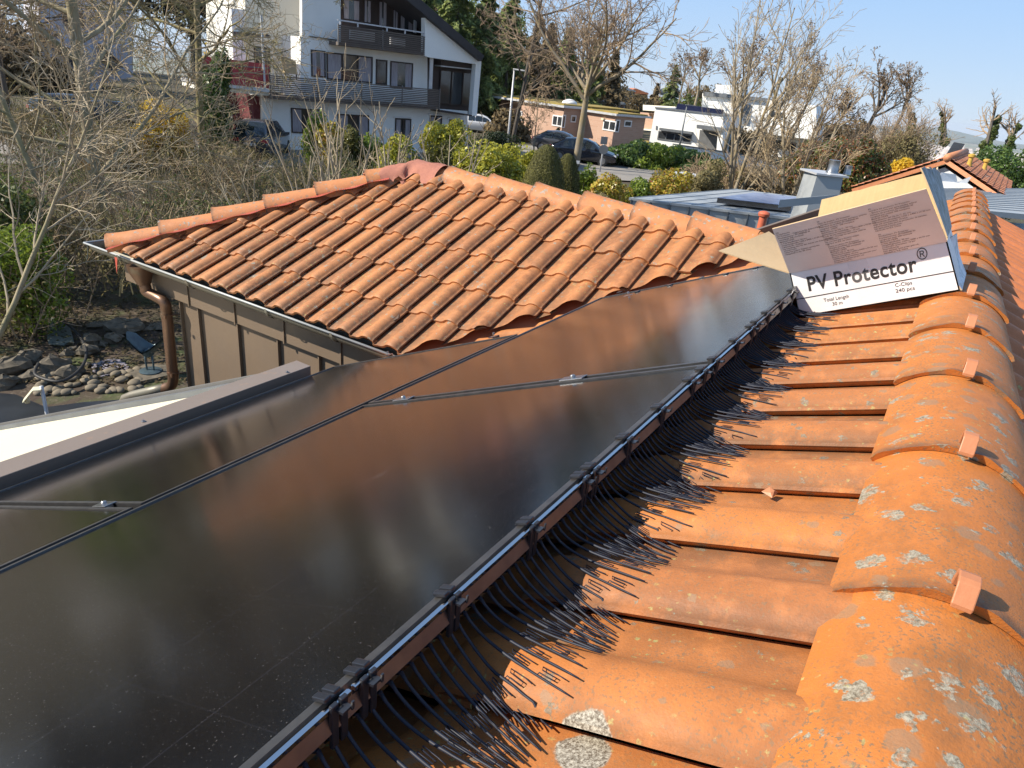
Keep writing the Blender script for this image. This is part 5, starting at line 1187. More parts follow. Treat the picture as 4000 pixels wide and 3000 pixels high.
# ================================================================== STREET FURNITURE AND CARS
def zg(p): return ground_z(p.x, p.y)
t0 = at(2009, 272, 47); lp = thing('street_lamp', 'grey street lamp post standing between the white house and the brick house', 'street lamp', (t0.x, t0.y, zg(t0)), 'street lamps')
mb = MB(); mb.tube([(t0.x, t0.y, zg(t0)), (t0.x, t0.y, zg(t0) + 1.2), t0], [0.10, 0.085, 0.055], 10); mb.build('post', M['white_metal'], lp, smooth=True)
hd = V((at(2050, 280, 47) - t0)); hd.z = -0.03; mb = MB(); mb.ob(t0 - UF * 0.08 + V((0, 0, -0.02)), hd * 1.1, CK.n * 0.22, V((0, 0, 0.09))); mb.build('lamp_head', M['white_frame'], lp, bevel=0.02)
t0 = at(2684, 412, 52); lp = thing('street_lamp', 'slim grey street lamp in front of the white modern house', 'street lamp', (t0.x, t0.y, zg(t0)), 'street lamps')
mb = MB(); mb.tube([(t0.x, t0.y, zg(t0)), t0], [0.09, 0.05], 10); mb.build('post', M['grey_metal'], lp, smooth=True)
mb = MB(); mb.ob(t0 - UF * 0.15, UF * 0.7, CK.n * 0.2, V((0, 0, 0.07))); mb.build('lamp_head', M['grey_metal'], lp, bevel=0.02)
t0 = at(2364, 533, 40); sg = thing('traffic_sign', 'grey backed traffic sign on a leaning steel post beside the street tree', 'sign', (t0.x, t0.y, zg(t0)))
mb = MB(); mb.tube([(t0.x - 0.05, t0.y, zg(t0)), t0], 0.05, 10); mb.build('post', M['white_metal'], sg, smooth=True)
mb = MB(); c_ = at(2360, 548, 39.9); mb.ob(c_ - UF * 0.2 - V((0, 0, .22)), UF * 0.4, V((0, 0, .42)), FWD * 0.03); mb.build('sign_plate', M['grey_metal'], sg, bevel=0.005)
mb = MB(); c_ = at(2358, 584, 39.9); mb.tube([c_, c_ + V((FWD.x, FWD.y, 0)) * 0.03], 0.27, 24); mb.build('round_plate', M['grey_metal'], sg)
p = at(2257, 640, 37); s2_ = thing('small_sign', 'small white plate on a short post at the foot of the street tree', 'sign', (p.x, p.y, zg(p)))
mb = MB(); mb.tube([(p.x, p.y, zg(p)), p], 0.02, 8); mb.build('post', M['grey_metal'], s2_); mb = MB(); mb.ob(p - UF * 0.09, UF * 0.18, V((0, 0, .17)), FWD * 0.02); mb.build('sign_plate', M['white_frame'], s2_)
p = at(1985, 575, 44); mb = MB(); mb.box((p.x - .5, p.y - .6, zg(p)), (p.x + .5, p.y + .6, p.z)); mb.ext([(p.x - .56, p.y - .66, p.z + .002), (p.x + .56, p.y - .66, p.z + .002), (p.x + .56, p.y, p.z + .12), (p.x + .56, p.y + .66, p.z + .002), (p.x - .56, p.y + .66, p.z + .002)], (0, 0, 0.03))
tag(mb.build('utility_cabinet', M['grey_metal'], at_=(p.x, p.y, zg(p)), bevel=0.02), 'grey utility cabinet at the foot of the left street lamp', 'cabinet')

def car(label, paint, loc, rz, L=4.4, Wd=1.8, H=1.55, van=True, plate=None, group='cars parked along the street'):
    t = local(thing('parked_car', label, 'car', loc, group, rz)); hw = Wd / 2
    # stations: x, half width, sill, shoulder, top, top half width
    if van: S = [(-L/2, .80, .42, .62, .80, .74), (-L/2+.06, .90, .30, .88, 1.00, .80), (-L/2+.28, .97, .24, .96, 1.28, .72), (-L/2+.62, 1, .22, .98, H - .05, .68), (-L/2+1.5, 1, .22, .97, H, .68), (L/2-1.9, 1, .22, .95, H - .03, .67), (L/2-1.45, 1, .22, .94, H - .18, .68), (L/2-.85, 1, .22, .92, 1.02, .78), (L/2-.25, .95, .24, .78, .84, .74), (L/2-.04, .86, .32, .60, .66, .70), (L/2, .74, .42, .52, .56, .62)]
    else: S = [(-L/2, .80, .42, .62, .78, .74), (-L/2+.08, .92, .30, .86, .96, .80), (-L/2+.45, .98, .24, .92, 1.10, .74), (-L/2+1.05, 1, .22, .93, H - .06, .66), (-L/2+1.8, 1, .22, .93, H, .66), (L/2-2.1, 1, .22, .92, H - .03, .66), (L/2-1.7, 1, .22, .91, H - .16, .67), (L/2-1.15, 1, .22, .90, .99, .78), (L/2-.3, .95, .24, .76, .82, .74), (L/2-.04, .86, .32, .60, .66, .70), (L/2, .74, .42, .52, .56, .62)]
    rows = []
    for x, a, b, c, d, e in S:
        w_ = hw * a; r = []
        for yy, zz in ((0, b), (w_ * .92, b), (w_ * 1.0, b + .12), (w_ * 1.0, c - .12), (w_ * .985, c), (hw * e + .04, c + (d - c) * .55), (hw * e, d - .05), (hw * e * .8, d), (0, d + .015)): r.append(V((x, yy, zz)))
        r = r + [V((q.x, -q.y, q.z)) for q in r[-2:0:-1]]; r.append(r[0]); rows.append(r)
    mb = MB(); mb.grid(rows); mb.add(rows[0][:-1], [tuple(range(len(rows[0]) - 1))]); mb.add(rows[-1][:-1], [tuple(range(len(rows[0]) - 1))])
    b = mb.build('body', paint, t, smooth=True, auto=50)
    def st(x):
        for p, q in zip(S, S[1:]):
            if p[0] <= x <= q[0]: k = (x - p[0]) / (q[0] - p[0]); return [p[i] + (q[i] - p[i]) * k for i in range(6)]
    def sidept(x, f, s_, off=0.012):
        q = st(x); y = (hw * q[1] * .985) + ((hw * q[5] + .0) - hw * q[1] * .985) * f; z = q[3] + (q[4] - .05 - q[3]) * f
        return V((x, s_ * (y + off), z))
    xa, xb = (-L/2 + .55, L/2 - 1.15) if van else (-L/2 + .95, L/2 - 1.45)
    for s_ in (-1, 1):
        n = 3; seg = (xb - xa) / n
        for i in range(n):
            x0, x1 = xa + seg * i + .04, xa + seg * (i + 1) - .04; mb = MB(); r0 = [sidept(x0 + (x1 - x0) * k / 4, .06, s_, .02) for k in range(5)]; r1 = [sidept(x0 + (x1 - x0) * k / 4, .88, s_, .02) for k in range(5)]
            mb.grid([r0, r1]); mb.build('side_window', M['car_glass'], t)
    def band(xA, fA, xB, fB, k=.80):
        rows = []
        for j in range(4):
            x = xA + (xB - xA) * j / 3; q = st(x); z = q[4] + .02; wv_ = hw * q[5] * k; rows.append([V((x, -wv_, z - .004)), V((x, -wv_ * .5, z + .012)), V((x, wv_ * .5, z + .012)), V((x, wv_, z - .004))])
        mb = MB(); mb.grid(rows); return mb
    off = V((0, 0, 0))
    band(*((L/2 - 1.40, 0, L/2 - .88, 0) if van else (L/2 - 1.68, 0, L/2 - 1.18, 0))).build('windscreen', M['car_glass'], t)
    rw = band(*((-L/2 + .07, 0, -L/2 + .58, 0) if van else (-L/2 + .12, 0, -L/2 + .98, 0)), .9)
    rw.v = [(p[0] - .015, p[1], p[2] + .01) for p in rw.v]; rw.build('rear_window', M['car_glass'], t)
    for x in (-L/2 + .80, L/2 - .88):
        for s_ in (-1, 1):
            mb = MB(); mb.tube([(x, s_ * (hw - .20), .32), (x, s_ * (hw + .005), .32)], .32, 20); wh_ = mb.build('wheel', M['rubber'], t, smooth=True, auto=40)
            mb = MB(); mb.tube([(x, s_ * (hw + .004), .32), (x, s_ * (hw + .018), .32)], .20, 14); mb.build('rim', M['hull'], wh_)
    for s_ in (-1, 1):
        mb = MB(); y = s_ * hw * .70; mb.ob((-L/2 - .012, y - .17, .78), (.12, 0, 0), (0, .34, 0), (.05, 0, .16)); mb.build('tail_light', M['tail'], t, bevel=.02)
        mb = MB(); mb.ob((L/2 - .20, y - .15, .62), (.18, 0, 0), (0, .30, 0), (-.05, 0, .11)); mb.build('headlight', M['lamp_white'], t, bevel=.02)
        mb = MB(); xm = L/2 - 1.45; mb.ob((xm, s_ * hw * .98, .93), (.12, 0, 0), (0, s_ * .2, .02), (0, 0, .13)); mb.build('mirror', paint, t, bevel=.02)
    mb = MB(); mb.box((-L/2 - .035, -.27, .63), (-L/2 - .004, .27, .75)); pl = mb.build('number_plate', M['white_frame'], t)
    if plate: lettering(plate, V((-L/2 - .036, .245, .66)), V((0, -1, 0)), V((0, 0, 1)), width=.49, height=.085, parent=pl)
    mb = MB(); mb.box((-L/2 - .02, -hw * .75, .33), (-L/2 + .03, hw * .75, .50)); mb.build('bumper', M['rubber'], t, bevel=.03)
    return t
def face(px_from, px_to, d0, d1):
    a = at(*px_from, d0); b = at(*px_to, d1); return math.atan2(b.y - a.y, b.x - a.x)
p = at(1028, 588, 33.5); r_ = math.atan2(p.y - CAM.y, p.x - CAM.x) - math.radians(14)
car('dark blue estate car parked in front of the garage, rear towards the viewer', M['car_grey'], (p.x, p.y, -4.25), r_, 4.6, 1.85, 1.68, True, 'LB KR 569')
p = at(890, 575, 36.5); car('dark car beside the blue estate car, half hidden in the garage shade', M['car_black'], (p.x, p.y, -4.25), r_ + 0.05, 4.3, 1.8, 1.5, False)
p = at(2275, 648, 45.0); r2_ = math.atan2(UF.y, UF.x); car('black car behind the street tree, facing right', M['car_black'], (p.x, p.y, -4.25), r2_ - 0.25, 4.5, 1.82, 1.52, False)
p = at(2190, 620, 50); car('dark grey car parked just behind the black car', M['car_grey'], (p.x, p.y, -4.25), r2_ - 0.3, 4.3, 1.8, 1.5, False)
p = at(2712, 745, 33); car('white car half hidden behind the yellow green bushes', M['car_white'], (p.x, p.y, -4.45), r2_ + math.radians(12), 4.2, 1.78, 1.5, True)
p = at(470, 530, 37); car('black car parked far left behind the trunk of the big bare tree', M['car_black'], (p.x, p.y, -4.25), r_ - 0.9, 4.4, 1.8, 1.5, False)
p = at(315, 490, 37); car('dark estate car parked beside the grey apartment house', M['car_dark'], (p.x, p.y, -4.25), r_ - 0.7, 4.4, 1.8, 1.6, True)
p = at(1880, 512, 60); car('pale silver car beyond the dark round bush', M['car_white'], (p.x, p.y, ground_z(p.x, p.y)), r2_, 4.3, 1.8, 1.5, False)
# ================================================================== VEGETATION
M['l_wood'] = leaf('dark wood', (0.085, 0.07, 0.04), (0.04, 0.036, 0.02), 0.3, 0.9)
def unit(rr):
    while True:
        v = V((rr.uniform(-1, 1), rr.uniform(-1, 1), rr.uniform(-1, 1)))
        if 0.05 < v.length < 1: return v.normalized()
def grow(mb, rr, p, d, L, r, lv, P, tips=None, bias=None):
    n = P['n'][lv]; st = L / n; pts = [p]; rad = [r]; dirs = [d]
    for i in range(n):
        d = (d + unit(rr) * P['wob'][lv] + V((0, 0, 1)) * P['up'][lv]).normalized()
        if bias is not None and lv > 0: d = (d + bias * 0.05).normalized()
        p = p + d * st; pts.append(p); rad.append(max(P.get('rmin', 0.004), r * (1 - P['tap'][lv] * (i + 1) / n))); dirs.append(d)
    (mb[0] if lv < P.get('split', 1) else mb[1]).tube(pts, rad, P['sides'][lv], cap=lv == 0)
    if lv + 1 < len(P['n']):
        k = P['k'][lv]; s0 = P['start'][lv]
        k = max(1, int(k * (0.75 + 0.5 * rr.random())))
        for j in range(k):
            t = s0 + (1 - s0) * (j + rr.random()) / k
            f = t * n; i = min(n - 1, int(f)); q = pts[i].lerp(pts[i + 1], f - i); rq = rad[i] + (rad[i + 1] - rad[i]) * (f - i)
            dd = dirs[i + 1]; ax = dd.cross(unit(rr)).normalized(); an = math.radians(P['ang'][lv] * (0.7 + 0.6 * rr.random()))
            nd = (dd * math.cos(an) + ax * math.sin(an)).normalized()
            LL = L * P['rat'][lv] * (1.15 - 0.6 * t) * (0.7 + 0.6 * rr.random())
            grow(mb, rr, q, nd, LL, min(rq * 0.8, r * P['rr'][lv]), lv + 1, P, tips, bias)
    elif tips is not None: tips.append((pts[-1], d))
def tree(name, label, base, d0, L, r, P, seed, mats, group='bare trees', cat='tree', forks=None, seeds=None, bias=None, parts=('trunk', 'branches')):
    """bare tree: trunk mesh and branch mesh as parts"""
    rr = random.Random(seed); t = thing(name, label, cat, base, group); mb = (MB(), MB()); tips = []
    for (fd, fL, fr) in (forks or [(d0, L, r)]): grow(mb, rr, V(base), V(fd).normalized(), fL, fr, 0, P, tips, bias)
    mb[0].build(parts[0], mats[0], t, smooth=True)
    if mb[1].v: mb[1].build(parts[1], mats[1], t)
    if seeds:
        m_ = MB(); 
        for p, d in tips:
            if rr.random() < seeds[1]:
                for _ in range(seeds[2]): leafq(m_, p + unit(rr) * seeds[3] * 1.6, rr, seeds[3])
        m_.build('seed_clusters', seeds[0], t)
    return t
def leafq(mb, c, rr, s, nrm=None):
    a = unit(rr)
    if nrm is not None: a = (a * 0.9 + nrm).normalized()
    u = a.cross(unit(rr)).normalized() * s; v = a.cross(u).normalized() * s * 0.55
    mb.add([c - u, c + v, c + u, c - v], [(0, 1, 2, 3)])
def crown(mb, rr, c, R, n, s, lobes=14, lr=0.42, flat=1.0, low=-1.0, fill=0.35):
    """foliage: leaves over many small lobes inside an ellipsoid of radii R"""
    c = V(c); L = []
    for _ in range(lobes):
        d = unit(rr); q = rr.random() ** 0.5 * 0.72
        if d.z < low: d.z = low
        L.append((V((d.x * R[0] * q, d.y * R[1] * q, d.z * R[2] * q)) * 1.12, lr * (0.7 + 0.8 * rr.random())))
    for _ in range(n):
        o, k = rr.choice(L); d = unit(rr); q = k * (1 - fill * rr.random() ** 2)
        p = o + V((d.x * R[0] * q, d.y * R[1] * q, d.z * R[2] * q)); leafq(mb, c + p, rr, s * (0.6 + 0.8 * rr.random()), d)
def bush(name, label, cat, base, R, n, s, mat, seed, lobes=16, lr=0.4, group=None, stem=M['bark_dark'], zoff=0.0, fill=0.35):
    rr = random.Random(seed); base = V(base); R = (R[0] * 1.12, R[1] * 1.12, R[2] * 1.06); n = int(n * 1.35); s = s * 1.2; t = thing(name, label, cat, base, group)
    mb = MB(); crown(mb, rr, base + V((0, 0, R[2] * 0.92 + zoff)), R, n, s, lobes, lr, fill=fill); mb.build('foliage', mat, t)
    mb = MB()
    gz_ = ground_z(base.x, base.y)
    if base.z > gz_ + .1: mb.tube([V((base.x, base.y, gz_ - .1)), base + V((0, 0, .2))], [max(.03, R[2] * .05), max(.02, R[2] * .035)], 6)
    for _ in range(7): e = base + V((rr.uniform(-.5, .5) * R[0], rr.uniform(-.5, .5) * R[1], R[2] * 1.3)); mb.tube([base, base.lerp(e, .5) + unit(rr) * .05, e], [R[2] * .03, R[2] * .02, R[2] * .008], 5)
    mb.build('stems', stem, t); return t
def stand(px, py, depth, z=None):
    p = at(px, py, depth); zz = ground_z(p.x, p.y) if z is None else z; return V((p.x, p.y, zz)), p.z - zz
# ---- the big bare tree at the left
PB = dict(n=[10, 9, 6, 5, 4], wob=[.05, .16, .22, .28, .3], up=[.02, .035, .03, .02, .0], tap=[.62, .82, .85, .8, .6], sides=[10, 7, 5, 4, 3], k=[20, 10, 8, 6], start=[.12, .15, .1, .1], ang=[66, 48, 46, 48], rat=[.50, .47, .46, .48], rr=[.42, .42, .5, .55], rmin=.0046, split=2)
b0, h0 = stand(432, 985, 15.5, -4.4)
t1, _ = stand(432, 985, 15.5)
tree('bare_tree', 'big bare grey barked tree with spreading branches filling the left of the photo', b0, (0.02, 0.03, 1), 13.0, .135, PB, 21, (M['bark_big'], M['twig_pale']))
# second stem of the same clump just behind
b1, _ = stand(300, 1010, 14.0, -4.4)
tree('bare_tree', 'slender leaning bare tree at the left edge in front of the big one', b1, (-0.15, 0.25, 1), 9.5, .06, dict(PB, k=[16, 9, 7, 5]), 33, (M['bark_big'], M['twig_pale']))
PL = dict(PB, n=[8, 8, 6, 5], wob=[.08, .16, .22, .28], up=[.0, .01, .0, 0], tap=[.7, .85, .85, .7], sides=[8, 5, 4, 3], k=[14, 9, 6], start=[.2, .12, .1], ang=[40, 42, 45], rat=[.5, .45, .42], rr=[.42, .42, .5], split=1)
b2, _ = stand(-150, 1250, 9.5, -4.4)
tree('bare_tree', 'low bare tree whose pale twigs hang in from the left edge over the pond', b2, (0.65, -0.1, 1), 5.0, .045, PL, 8, (M['bark_big'], M['twig_grey']), parts=('trunk', 'branches'))
# mossy dense crowned tree behind, towards the white house
b3, _ = stand(800, 700, 27, -4.3)
PM = dict(PB, n=[9, 8, 6, 5, 4], k=[17, 9, 8, 5], ang=[72, 45, 45, 50], up=[.02, .0, .01, .0, 0], rr=[.42, .45, .5, .55], rmin=.009)
tree('mossy_tree', 'dark mossy twigged bare tree in front of the red balcony', b3, (0.02, 0.0, 1), 13.5, .15, PM, 5, (M['twig_moss'], M['twig_moss']))
b3, _ = stand(60, 560, 38, -4.3)
tree('mossy_tree', 'brownish bare tree before the grey apartment house at the top left corner', b3, (0.0, 0.1, 1), 14.0, .14, dict(PM, k=[18, 10, 8, 5]), 15, (M['bark_dark'], M['twig_brown']))
# ---- cherry like bare shrub in front of the white house
PS = dict(n=[7, 6, 5], wob=[.09, .12, .16], up=[.07, .10, .08], tap=[.72, .75, .6], sides=[6, 5, 4], k=[4, 3], start=[.25, .2], ang=[38, 40], rat=[.5, .4], rr=[.6, .6], rmin=.0042, split=1)
sh = [(1010, 640, 10.5, 1.7, -.15, 'bare twiggy fruit tree rising above the left slope of the wing ridge'), (1320, 610, 10.3, 3.7, 0.0, 'tallest bare budding fruit tree in front of the middle of the white house'), (1250, 640, 9.6, 2.8, -.1, 'bare budding fruit tree just left of the wing roof apex'), (1560, 640, 10.8, 3.0, .12, 'bare budding fruit tree above the apex sheet, in front of the lower balcony'),
      (1740, 655, 11.5, 2.7, .2, 'bare fruit tree leaning right before the round bright bush')]
for i, (px, py, d, L, tl, lb) in enumerate(sh):
    q = at(px, py, d); b = V((q.x, q.y, q.z - 1.5)); side = V((RGT.x, RGT.y, 0)).normalized()
    rr = random.Random(i + 60); fk = []
    for j in range(5): fk.append((V((0, 0, 1)) + side * (tl + rr.uniform(-.5, .5)) + V((rr.uniform(-.2, .2), rr.uniform(-.2, .2), 0)), L * rr.uniform(.5, .85), .026))
    fk.append((V((0, 0, 1)), 0.3, .05)); base = V((b.x, b.y, -4.4))
    t = thing('fruit_tree', lb, 'tree', base, 'bare fruit trees behind the wing roof'); mb = (MB(), MB())
    mb[0].tube([base, b], [.07, .055], 8)
    for fd, fL, fr in fk: grow(mb, rr, b, V(fd).normalized(), fL, fr, 0, PS, None)
    mb[0].build('trunk', M['twig_grey'], t); mb[1].build('branches', M['twig_grey'], t)
# ---- undergrowth: bare shrubs behind the roof, left to middle
PU = dict(n=[5, 4, 3], wob=[.14, .2, .25], up=[.03, .03, 0], tap=[.7, .7, .5], sides=[4, 3, 3], k=[6, 4], start=[.15, .15], ang=[42, 45], rat=[.5, .45], rr=[.6, .6], rmin=.005, split=1)
un = [(30, 900, 17, 2.4), (160, 950, 14, 2.2), (300, 760, 22, 2.4), (560, 800, 17, 2.2), (700, 770, 17, 2.2), (850, 740, 18, 2.2), (980, 720, 19, 2.2), (560, 900, 12.5, 1.6), (760, 860, 12.5, 1.5), (20, 1100, 11, 2.0), (1120, 720, 18, 2.0), (560, 690, 26, 1.6), (830, 670, 27, 2.0), (1240, 700, 17, 1.8), (1380, 690, 17, 1.8), (330, 900, 14, 2.0)]
pos = ['at the left edge beside the street verge', 'below the street verge left of the big trunk', 'behind the big trunk near the bird house', 'right of the big trunk above the hip', 'above the second hip tile', 'above the third hip tile', 'above the fourth hip tile', 'close behind the lower end of the hip', 'close behind the middle of the hip', 'at the left edge above the green leaved shrub', 'left of the wing roof apex', 'on the bank under the yellow forsythia', 'on the verge below the dark blue estate car', 'right behind the wing roof apex', 'right of the apex under the laurels', 'beside the foot of the big trunk']
for i, (px, py, d, L) in enumerate(un):
    b, _ = stand(px, py, d, None); b.z = at(px, py, d).z - L * 0.55 if d < 20 else -4.3; b.z = max(b.z, -4.3)
    rr = random.Random(100 + i); t = thing('bare_shrub', 'tangled bare olive brown shrub ' + pos[i], 'shrub', b, 'bare shrubs on the bank'); mb = (MB(), MB())
    for j in range(26): grow(mb, rr, b + V((rr.uniform(-1.0, 1.0), rr.uniform(-.8, .8), -.1)), (V((0, 0, 1)) + V((rr.uniform(-.6, .6), rr.uniform(-.6, .6), 0))).normalized(), L * rr.uniform(.6, 1.1), .016, 0, PU, None)
    m_ = (M['twig_brown'], M['twig_moss'], M['twig_pale'])[i % 3]
    mb[0].build('stems', m_, t); mb[1].build('twigs', m_, t)
    if i not in (3, 10):
        mb = MB(); crown(mb, rr, b + V((0, 0, L * .35)), (1.3, 1.1, L * .5), 1800, .034, 16, .4); mb.build('leaves', M['l_thicket'] if i % 2 else M['l_ivy'], t)
# ---- leafy shrubs near the pond
b, _ = stand(140, 1230, 11.2, -4.3); bush('green_shrub', 'leafy yellow green shrub above the grey green sheet by the pond', 'shrub', b, (.75, .75, .95), 5200, .032, M['l_bright'], 71, 26, .35)
b, _ = stand(30, 1150, 13, -4.3); bush('green_shrub', 'darker leafy shrub at the left edge behind the yellow green one', 'shrub', b, (1.0, .9, 1.2), 4500, .04, M['l_ivy'], 72, 20, .35)
# ---- forsythia
b, _ = stand(655, 610, 27, -4.25); bush('forsythia', 'round golden yellow forsythia in flower beside the driveway', 'shrub', b, (1.15, 1.05, 1.15), 9500, .05, M['l_yellow'], 73, 26, .34)
b, _ = stand(872, 240, 44); b.z = at(872, 290, 44).z - 1; bush('yellow_shrub', 'yellow flowering shrub glimpsed above the red balcony', 'shrub', b, (1.0, .8, 1.6), 1800, .09, M['l_yellow'], 74)
b, _ = stand(838, 420, 30, -4.25); bush('climbing_conifer', 'tall dark green conifer left of the garage', 'conifer', b, (.85, .85, 2.4), 8500, .07, M['l_hedge'], 75, 26, .32)
# ---- garden in front of the white house
for i, (px, pt, pb, d, R, s, n, mt, lb, cat, nm) in enumerate((
    (1735, 470, 640, 27, (1.0, .9, 1.05), .055, 6500, 'l_laurel', 'round bright green clipped laurel bush in front of the right end of the white house', 'shrub', 'laurel_bush'),
    (1925, 505, 600, 36, (1.15, 1.1, .95), .045, 7500, 'l_box', 'dark green rounded yew bush beside the white house corner', 'shrub', 'round_bush'),
    (1235, 450, 640, 24, (.42, .42, 1.15), .05, 3000, 'l_bright', 'pointed light green conifer before the first ground floor window', 'conifer', 'small_conifer'),
    (1310, 475, 640, 24, (.75, .6, .8), .06, 3800, 'l_mahonia', 'yellow green laurel beside the pointed light green conifer', 'shrub', 'laurel_bush'),
    (1370, 510, 650, 22, (.55, .5, .8), .05, 3500, 'l_yew', 'brownish green rounded thuja under the middle window', 'conifer', 'small_conifer'),
    (1450, 530, 650, 23, (.9, .7, .75), .055, 3600, 'l_bright', 'green laurel below the right ground floor window', 'shrub', 'laurel_bush'),
    (1560, 545, 650, 22, (.9, .7, .7), .055, 3600, 'l_laurel', 'olive green laurel just above the apex sheet', 'shrub', 'laurel_bush'),
    (1720, 560, 650, 22, (.5, .5, .75), .05, 2600, 'l_yew', 'brown green clipped bush in front of the bright laurel', 'shrub', 'round_bush'))):
    b, h = stand(px, pb, d, -4.3); tp = at(px, pt, d); b.z = max(-4.3, tp.z - R[2] * 1.85); bush(nm, lb, cat, b, (R[0], R[1], (tp.z - b.z) / 1.9), n, s, M[mt], 80 + i, 22, .36)
# laurel hedge as neighbouring shrubs
for i, (px, pt, d, rx, lb) in enumerate(((1850, 582, 24, 1.0, 'leftmost yellow green laurel of the hedge behind the wing ridge'), (1960, 575, 25, 1.15, 'middle yellow green laurel of the hedge behind the wing ridge'), (2030, 590, 26, .8, 'rightmost yellow green laurel of the hedge, touching the tall clipped yew'))):
    b, _ = stand(px, 700, d, -4.3); tp = at(px, pt, d); bush('hedge_laurel', lb, 'shrub', b, (rx, 1.0, (tp.z - b.z) / 1.9), 7000, .055, M['l_laurel'], 95 + i, 34, .33, group='laurel hedge behind the wing ridge')
# clipped yew cones
for i, (px, pt, d, rb, lb) in enumerate(((2140, 565, 23.2, .85, 'taller clipped yew cone right of the laurel hedge'), (2222, 600, 24.6, .64, 'smaller clipped yew cone beside the taller one'))):
    tp = at(px, pt, d); b = V((tp.x, tp.y, -4.4)); h = tp.z - b.z; t = thing('clipped_yew', lb, 'topiary', b, 'clipped yew cones'); rr = random.Random(120 + i); mb = MB()
    for _ in range(15000):
        f = rr.random(); a = rr.uniform(0, 6.283); q = rb * math.sqrt(max(0, 1 - f ** 2.3)) * (1 - .04 * rr.random() + .03 * math.sin(a * 5 + f * 9)); leafq(mb, b + V((q * math.cos(a), q * math.sin(a), f * h)), rr, .026, V((math.cos(a), math.sin(a), .4 + f)))
    mb.build('foliage', M['l_yew'], t)
    mb = MB(); mb.lathe([(rb * .93 * math.sqrt(1 - (k / 10) ** 2.3), h * k / 10 * .985) for k in range(10)] + [(.01, h * .97)], b, 18); mb.build('inner_core', M['l_yew'], t)
# street side bushes right of the cones
for i, (px, pt, d, R, s, n, mt, lb, nm) in enumerate((
    (2290, 660, 27, (.5, .5, .8), .06, 2600, 'l_bright', 'fresh green laurel shoot right of the smaller yew cone', 'laurel_bush'),
    (2395, 690, 26, (.85, .7, .75), .055, 4600, 'l_mahonia', 'yellow and red tinted mahonia left of the white car', 'mahonia'),
    (2350, 770, 22, (.9, .7, .5), .05, 3500, 'l_thicket', 'dry grey green ground shrub below the red tinted mahonia', 'dry_shrub'),
    (2520, 715, 27, (.8, .7, .7), .06, 4300, 'l_bright', 'glossy green laurel in front of the white car', 'laurel_bush'),
    (2635, 672, 27, (1.1, .8, .85), .06, 6000, 'l_mahonia', 'large golden yellow mahonia right of the white car', 'mahonia'),
    (2260, 735, 27, (.5, .5, .6), .05, 2200, 'l_hedge', 'dark green shrub at the foot of the smaller yew cone', 'dark_shrub'),
    (2765, 640, 29.5, (1.7, 1.0, 1.0), .06, 6000, 'l_thicket', 'olive brown tangle of dry climbers before the white garden wall', 'thicket'),
    (2900, 650, 33, (1.9, 1.2, .9), .06, 5000, 'l_thicket', 'brown thicket at the feet of the many stemmed tree', 'thicket'),
    (3060, 700, 30, (1.6, 1.2, .8), .06, 4200, 'l_conifer_brown', 'reddish brown thicket left of the chimney', 'thicket'),
    (2180, 490, 52, (.25, .25, .9), .09, 900, 'l_box', 'narrow dark cypress against the brick wall', 'cypress'))):
    b, _ = stand(px, 760, d, -4.3); tp = at(px, pt, d); b = V((tp.x, tp.y, ground_z(tp.x, tp.y))); 
    if i == 9: b.z = tp.z - 2.2
    bush(nm, lb, 'shrub', b, (R[0], R[1], (tp.z - b.z) / 1.95), n, s, M[mt], 130 + i, 24, .36)
for i, (px, pt, d, rx, mt, lb) in enumerate(((2345, 575, 46, 2.0, 'l_hedge', 'dark green hedge shrub behind the traffic sign'), (2440, 565, 46, 2.0, 'l_hedge', 'dark green hedge shrub in front of the garage end'), (2560, 570, 46, 2.2, 'l_bright', 'glossy green hedge shrub below the white house wall'), (2660, 582, 46, 2.2, 'l_bright', 'glossy green hedge shrub right of the slim street lamp'), (2760, 600, 44, 1.8, 'l_hedge', 'green hedge shrub at the right end of the street hedge'), (2500, 566, 45.5, 1.6, 'l_hedge', 'dark hedge shrub between the garage end and the white house'), (2612, 570, 45.5, 1.6, 'l_bright', 'bright hedge shrub between the two glossy ones'), (2710, 588, 45, 1.6, 'l_hedge', 'hedge shrub just left of the right end of the street hedge'))):
    tp = at(px, pt, d); b = V((tp.x, tp.y, ground_z(tp.x, tp.y) - .3)); bush('hedge_shrub', lb, 'shrub', b, (rx, 1.1, (tp.z - b.z) / 1.9), 5200, .10, M[mt], 150 + i, 24, .36, group='street hedge')
